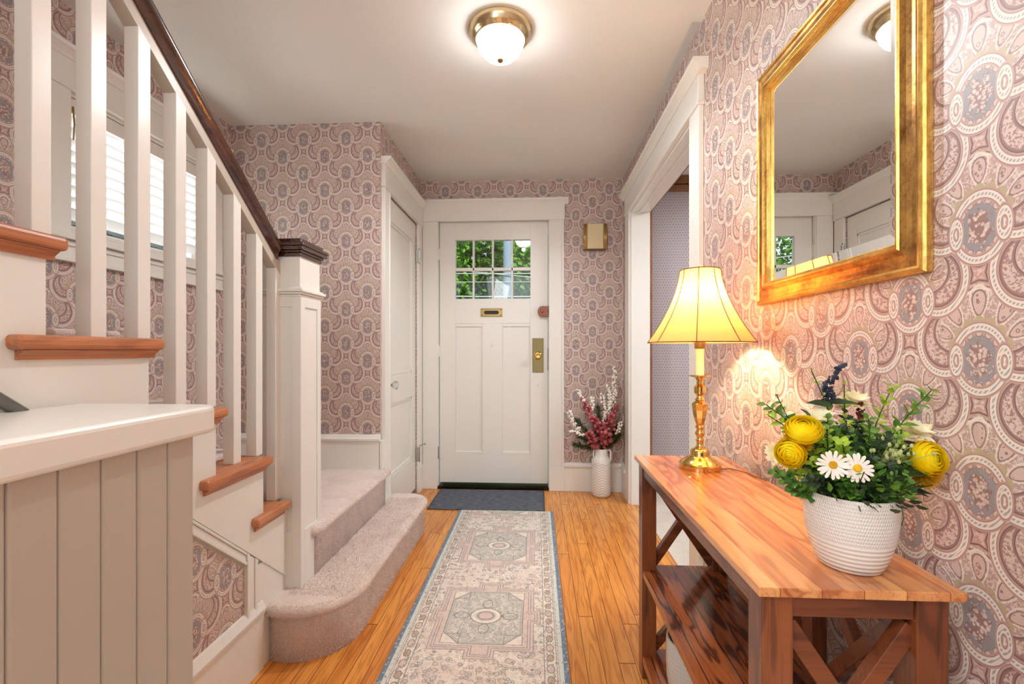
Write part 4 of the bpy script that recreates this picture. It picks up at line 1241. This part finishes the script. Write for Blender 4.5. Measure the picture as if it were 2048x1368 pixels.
MB().lathe([(.0118, .283), (.0118, .365), (0, .366)], LC, 24).build('candle_tube', CANDLE, lp, auto=40)
# harp and finial, bulb
MB().tube([LC+Vector((0.0, 0, .36)), LC+Vector((.034, 0, .40)), LC+Vector((.04, 0, .47)), LC+Vector((.02, 0, .585)), LC+Vector((0, 0, .600))], .0016, 6).tube([LC+Vector((0.0, 0, .36)), LC+Vector((-.034, 0, .40)), LC+Vector((-.04, 0, .47)), LC+Vector((-.02, 0, .585)), LC+Vector((0, 0, .600))], .0016, 6).build('harp', BRASS, lp)
MB().lathe([(.0, .598), (.006, .600), (.003, .606), (.0055, .612), (.005, .618), (0, .621)], LC, 16).build('finial', CRYSTAL, lp, smooth=True)
m = bpy.data.materials.new('parchment_shade'); m.use_nodes = True; nt = m.node_tree; nt.nodes.clear(); X.t = nt
o_ = nt.nodes.new('ShaderNodeOutputMaterial'); t_ = nt.nodes.new('ShaderNodeBsdfTranslucent'); d_ = nt.nodes.new('ShaderNodeBsdfDiffuse'); mx = nt.nodes.new('ShaderNodeMixShader')
x, y, z = pos('Object'); n = noise(comb(x, y, z), 22, 4, .6, .6)
cc = mixc(n, srgb(236, 150, 72), srgb(246, 178, 104))
nt.links.new(cc, t_.inputs[0]); d_.inputs[0].default_value = srgb(222, 184, 120); mx.inputs[0].default_value = .26
nt.links.new(d_.outputs[0], mx.inputs[1]); nt.links.new(t_.outputs[0], mx.inputs[2]); nt.links.new(mx.outputs[0], o_.inputs[0])
SHADE = m
def shade_r(t):       # t 0 bottom .. 1 top, bell curve
    return .057 + (.154-.057)*((1-t)**1.75*.86 + (1-t)*.14)
NS = 8; SEG = 12; H0, H1 = .383, .603; mb = MB(); vs = []; fs = []
NT = 14
def shade_pt(k, j, t, extra=0.0):
    R = shade_r(t) + extra; a0_ = 2*PI*(k+.0)/NS + .39; a1_ = a0_+2*PI/NS
    p0 = Vector((math.cos(a0_), math.sin(a0_), 0))*R; p1 = Vector((math.cos(a1_), math.sin(a1_), 0))*R
    p_ = p0.lerp(p1, j/6); rr = p_.length; p_ = p_.lerp(p_*(R/rr), .55)
    return LC + p_ + Vector((0, 0, H0+(H1-H0)*t))
for k in range(NS):
    n0 = len(vs)
    for i in range(NT+1):
        for j in range(7): vs.append(shade_pt(k, j, i/NT))
    for i in range(NT):
        for j in range(6): fs.append((n0+i*7+j, n0+i*7+j+1, n0+(i+1)*7+j+1, n0+(i+1)*7+j))
mb.add(vs, fs)
sh = mb.build('lamp_shade', SHADE, lp, smooth=True, fix=False)
SEAMM = simple('shade_braid', (120, 84, 40), rough=.7)
mb = MB()
for k in range(NS): mb.tube([shade_pt(k, 0, i/NT, .0008) for i in range(NT+1)], .0013, 6)
for t in (0, 1):
    ring = [shade_pt(k, j, t, .0006) for k in range(NS) for j in range(6)]
    mb.tube(ring+[ring[0]], .0016, 6, caps=False)
mb.build('shade_piping', SEAMM, sh)
mb = MB(); tp = LC+Vector((0, 0, H1-.004))
for k in range(3):
    a_ = 2*PI*k/3; mb.tube([tp, tp+Vector((math.cos(a_)*.055, math.sin(a_)*.055, 0))], .0012, 5)
mb.build('shade_spider', BRASS, sh)
m = bpy.data.materials.new('lit_bulb'); m.use_nodes = True
b = m.node_tree.nodes['Principled BSDF']; b.inputs['Emission Color'].default_value = (1, .82, .5, 1); b.inputs['Emission Strength'].default_value = 6; BULB = m
MB().lathe([(.012, .366), (.014, .385), (.026, .41), (.030, .43), (.026, .452), (.014, .466), (0, .47)], LC, 20).build('bulb', BULB, lp, smooth=True)
MB().lathe([(.013, .364), (.016, .366), (.016, .384), (.012, .388)], LC, 16).build('socket', BRASSD, lp)
pl = point('table_lamp_light', (LX, LYY, TT+.515), 7, (1.0, .80, .55), .028)
MB().tube([(LX+.05, LYY-.02, TT+.003), (LX+.085, LYY-.015, TT+.004), (LX+.115, LYY-.06, TT+.003), (LX+.134, LYY-.13, TT+.002)], .0018, 8).build('cord', simple('brown_cord', (120, 84, 50)), lp, smooth=True)

# ================================================================ mirror
MY0, MY1, MZ0, MZ1 = .803, 1.388, 1.214, 1.884
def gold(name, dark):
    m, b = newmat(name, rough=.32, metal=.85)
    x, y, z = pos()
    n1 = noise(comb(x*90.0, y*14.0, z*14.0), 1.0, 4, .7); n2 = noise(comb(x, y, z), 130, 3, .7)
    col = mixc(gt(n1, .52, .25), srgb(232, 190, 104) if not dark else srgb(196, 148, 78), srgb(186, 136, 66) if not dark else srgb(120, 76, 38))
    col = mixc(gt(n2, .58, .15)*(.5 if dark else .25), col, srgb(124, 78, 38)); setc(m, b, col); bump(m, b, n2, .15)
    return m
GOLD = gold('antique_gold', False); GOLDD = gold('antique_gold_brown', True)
mr = thing('wall_mirror', (XR, (MY0+MY1)/2, MZ0), 'rectangular mirror in a broad gilded frame hung above the table', 'mirror')
def ring_frame(prof, name, mat, parent):
    v = []; f = []
    for w, h in prof:
        v += [(XR-h, MY0+w, MZ0+w), (XR-h, MY1-w, MZ0+w), (XR-h, MY1-w, MZ1-w), (XR-h, MY0+w, MZ1-w)]
    for i in range(len(prof)-1):
        for k in range(4): f.append((i*4+k, i*4+(k+1) % 4, (i+1)*4+(k+1) % 4, (i+1)*4+k))
    mb_ = MB(); mb_.add(v, f); return mb_.build(name, mat, parent)
ring_frame([(.0, .001), (.0, .012), (.003, .016), (.008, .019), (.012, .018), (.014, .0145)], 'frame_lip', GOLD, mr)
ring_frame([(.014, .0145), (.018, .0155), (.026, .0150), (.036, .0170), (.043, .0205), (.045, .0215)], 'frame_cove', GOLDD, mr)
ring_frame([(.045, .0215), (.048, .0245), (.051, .0245), (.054, .021), (.058, .018), (.0605, .0165), (.062, .006)], 'inner_moulding', GOLD, mr)
mb = MB()     # beading round the sight edge
yy = MY0+.049
while yy < MY1-.049:
    mb.sphere((XR-.0190, yy, MZ0+.0565), .0019, 6, 4); mb.sphere((XR-.0190, yy, MZ1-.0565), .0019, 6, 4); yy += .0045
zz = MZ0+.049
while zz < MZ1-.049:
    mb.sphere((XR-.0190, MY0+.0565, zz), .0019, 6, 4); mb.sphere((XR-.0190, MY1-.0565, zz), .0019, 6, 4); zz += .0045
mb.build('beading', GOLD, mr)
a = .060; bv = .084
v = []
for w, h in ((a, .0055), (bv, .0075)):
    v += [(XR-h, MY0+w, MZ0+w), (XR-h, MY1-w, MZ0+w), (XR-h, MY1-w, MZ1-w), (XR-h, MY0+w, MZ1-w)]
mb = MB(); mb.add(v, [(4, 5, 6, 7)] + [(k, (k+1) % 4, 4+(k+1) % 4, 4+k) for k in range(4)])
mb.build('mirror_glass', MIRROR, mr)
MB().box(XR-.003, XR-.0002, MY0+.02, MY1-.02, MZ0+.02, MZ1-.02).build('backing', BLACK, mr)

# ================================================================ floor vase with berry branches
VX, VY = .482, 3.43
vs_ = thing('floor_vase', (VX, VY, 0), 'tall white jug vase with a herringbone texture on the floor beside the front door', 'vase')
VC = Vector((VX, VY, 0))
MB().lathe([(0, 0), (.056, 0), (.064, .005), (.071, .02), (.072, .05), (.072, .25), (.070, .268), (.060, .288), (.050, .302), (.048, .32), (.048, .350), (.046, .353), (.043, .350), (.043, .31), (.045, .29), (0, .28)], VC, 56).build('vase_body', CER_CHEV, vs_, auto=50)
MB().tube([VC+Vector((.044, -.02, .344)), VC+Vector((.062, -.026, .344)), VC+Vector((.066, -.028, .335)), VC+Vector((.066, -.028, .275)), VC+Vector((.058, -.026, .262))], .0065, 8).build('handle', CER_CHEV, vs_, smooth=True)
MB().tube([VC+Vector((-.044, -.02, .344)), VC+Vector((-.060, -.026, .340)), VC+Vector((-.062, -.026, .30)), VC+Vector((-.052, -.024, .288))], .005, 8).build('handle', CER_CHEV, vs_, smooth=True)
fb = thing('berry_branch_bouquet', (VX, VY, .30), 'artificial bouquet of white and dark pink berry branches with pine in the floor vase', 'bouquet')
WB = simple('white_berry', (246, 240, 228), rough=.5); RB = leafmat('frosted_pink_berry', (150, 52, 60), (206, 110, 112), .45)
TWIG = simple('brown_twig', (92, 64, 46), rough=.8); PINE = leafmat('pine_needles', (30, 56, 30), (84, 110, 56), .7)
V0 = Vector((VX, VY, .33))
def berry_branch(tip, n, r, mat, name, seed, t0=.45, spread=.012, curve=.03):
    rnd = random.Random(seed); tip = Vector(tip); d = tip-V0; s_ = Vector((d.z, 0, -d.x)).normalized()*curve*rnd.choice((-1, 1))
    f_ = lambda t: V0 + d*t + s_*math.sin(PI*t)
    mb_ = MB(); mb_.tube([f_(i/8) for i in range(9)], .0022, 5); mb_.mi = 1
    for k in range(n):
        t = t0 + (1-t0)*k/(n-1); p_ = f_(t); o_ = Vector((rnd.uniform(-1, 1), rnd.uniform(-1, .6), rnd.uniform(-.6, .8)))*spread
        mb_.mi = 0; mb_.tube([p_, p_+o_], .0009, 4); mb_.mi = 1
        mb_.sphere(tuple(p_+o_), r*rnd.uniform(.85, 1.15), 8, 6)
    return mb_.build(name, [TWIG, mat], fb, smooth=True)
# branch tips: white berries, pink berries, pine
for i, (tip, n, t0) in enumerate([((0.576, 3.391, 0.951), 41, 0.55), ((0.532, 3.389, 0.822), 48, 0.5), ((0.587, 3.392, 0.792), 38, 0.5), ((0.41, 3.382, 0.737), 32, 0.6), ((0.476, 3.386, 0.755), 25, 0.6), ((0.306, 3.377, 0.785), 25, 0.62), ((0.233, 3.373, 0.644), 32, 0.55), ((0.251, 3.374, 0.486), 19, 0.62), ((0.617, 3.393, 0.552), 19, 0.7)]):
    berry_branch(tip, n, .0085, WB, 'white_berry_branch', 40+i, t0, .014)
for i, (tip, n) in enumerate([((0.342, 3.368, 0.701), 26), ((0.394, 3.371, 0.609), 23), ((0.585, 3.382, 0.675), 28), ((0.549, 3.38, 0.609), 20), ((0.463, 3.345, 0.547), 15), ((0.507, 3.347, 0.496), 15), ((0.409, 3.342, 0.474), 13), ((0.376, 3.34, 0.496), 10)]):
    berry_branch(tip, n, .0145, RB, 'pink_berry_branch', 60+i, .28, .026)
for i, tip in enumerate([(0.459, 3.445, 0.655), (0.534, 3.449, 0.644), (0.308, 3.437, 0.554), (0.327, 3.438, 0.441), (0.613, 3.453, 0.524), (0.643, 3.455, 0.441), (0.289, 3.436, 0.381), (0.44, 3.444, 0.543), (0.583, 3.451, 0.411)]):
    rnd = random.Random(80+i); tip = Vector(tip); tip.x = min(tip.x, .62); tip.y = min(tip.y, 3.50); mb = MB(); d_ = tip-V0
    mb.tube([V0, V0+d_*.5+Vector((0, 0, .01)), tip], .002, 5)
    for k in range(260):
        t = rnd.uniform(.25, 1); p_ = V0+d_*t; q = (Vector((rnd.uniform(-1, 1), rnd.uniform(-1, .4), rnd.uniform(-1, 1)))*.7 + d_.normalized()*.8).normalized()
        mb.leaf(p_, q, q.orthogonal(), .05*rnd.uniform(.7, 1.1), .0042, .1, 1)
    mb.build('pine_sprig', PINE, fb, fix=False)

# ================================================================ outdoors
GRASS = simple('lawn', (70, 100, 44), rough=.9, var=.3)
ASPH = simple('street', (110, 110, 108), rough=.9)
o = MB().box(-14, 14, 3.75, 30, -.9, -.8).build('front_lawn', GRASS); o['kind'] = 'structure'
o = MB().box(-9, XL-2.4, -4, 3.75, -.9, -.8).build('side_yard', GRASS); o['kind'] = 'structure'
def leafy_tree(c, R, n, seed, label, size=.14, trunk=True):
    t_ = thing('tree', (c[0], c[1], -.8), label, 'tree')
    rnd = random.Random(seed); mb_ = MB(); blobs = []
    for k in range(90):
        v_ = Vector((rnd.gauss(0, 1), rnd.gauss(0, .7), rnd.gauss(0, 1))); v_.normalize(); v_ *= rnd.uniform(.35, 1)
        blobs.append((Vector(c)+Vector((v_.x*R[0], v_.y*R[1], v_.z*R[2])), rnd.uniform(.25, .5)))
    for k in range(n):
        bc, br = rnd.choice(blobs); q = Vector((rnd.gauss(0, 1), rnd.gauss(0, 1), rnd.gauss(0, 1))).normalized()
        p_ = bc + q*br*rnd.uniform(.7, 1.05)
        dd = (q + Vector((rnd.uniform(-1, 1), rnd.uniform(-1, 1), rnd.uniform(-1.2, .4)))).normalized()
        mb_.leaf(p_, dd, (q+Vector((0, 0, .6))), size*rnd.uniform(.7, 1.2), size*.7, .2, 1)
    mb_.build('foliage', TREELEAF, t_, fix=False)
    MB().tube([(c[0], c[1], -.8), (c[0]+.1, c[1], c[2]-R[2]*.4), (c[0]+.05, c[1], c[2]+R[2]*.4)], .14, 10, radii=[.2, .14, .05]).build('trunk', TWIG, t_, smooth=True)
TREELEAF = leafmat('sunlit_tree_leaf', (38, 92, 14), (120, 178, 36), .5)
leafy_tree((-1.9, 9.4, 2.6), (1.9, 1.0, 1.7), 20000, 3, 'broadleaf street tree seen through the left panes of the front door')
leafy_tree((1.9, 12.2, 2.8), (1.7, .8, 2.1), 9000, 4, 'broadleaf street tree behind the utility pole outside the front door')
up_ = thing('utility_pole', (-.50, 8.0, -.8), 'pale utility pole with grey cables outside, seen through the front door panes', 'utility pole')
MB().tube([(-.50, 8.0, -.8), (-.50, 8.0, 7.5)], .085, 14).build('pole', simple('weathered_pole', (150, 168, 190), rough=.8), up_, smooth=True)
WIRE = simple('cable_grey', (190, 194, 200), rough=.5)
for i, (z0, z1, y_) in enumerate(((2.55, 2.50, 7.9), (2.40, 2.36, 7.9), (2.15, 2.10, 7.9), (3.75, 3.55, 7.9), (2.95, 2.05, 7.9))):
    pts = [(-5+9*t, y_, z0+(z1-z0)*t - .10*math.sin(PI*t)) for t in [k/16 for k in range(17)]]
    MB().tube(pts, (.009, .006, .011, .007, .008)[i], 6).build('cable', WIRE, up_, smooth=True)
leafy_tree((-2.0, 12.2, 1.9), (1.6, .6, 1.6), 14000, 6, 'low dense bushy tree behind the left street tree outside the front door', .17)
leafy_tree((-.6, 15.5, 2.3), (3.0, 1.2, 2.6), 17000, 5, 'distant broadleaf tree farthest from the front door, between the two nearer trees', .24)
o = MB().box(-9.2, -8.4, -4, 6, -.8, 4.5).build('neighbour_house_wall', simple('pale_siding', (210, 216, 220), rough=.8)); tag(o, 'pale neighbouring house outside the stair window', 'house')
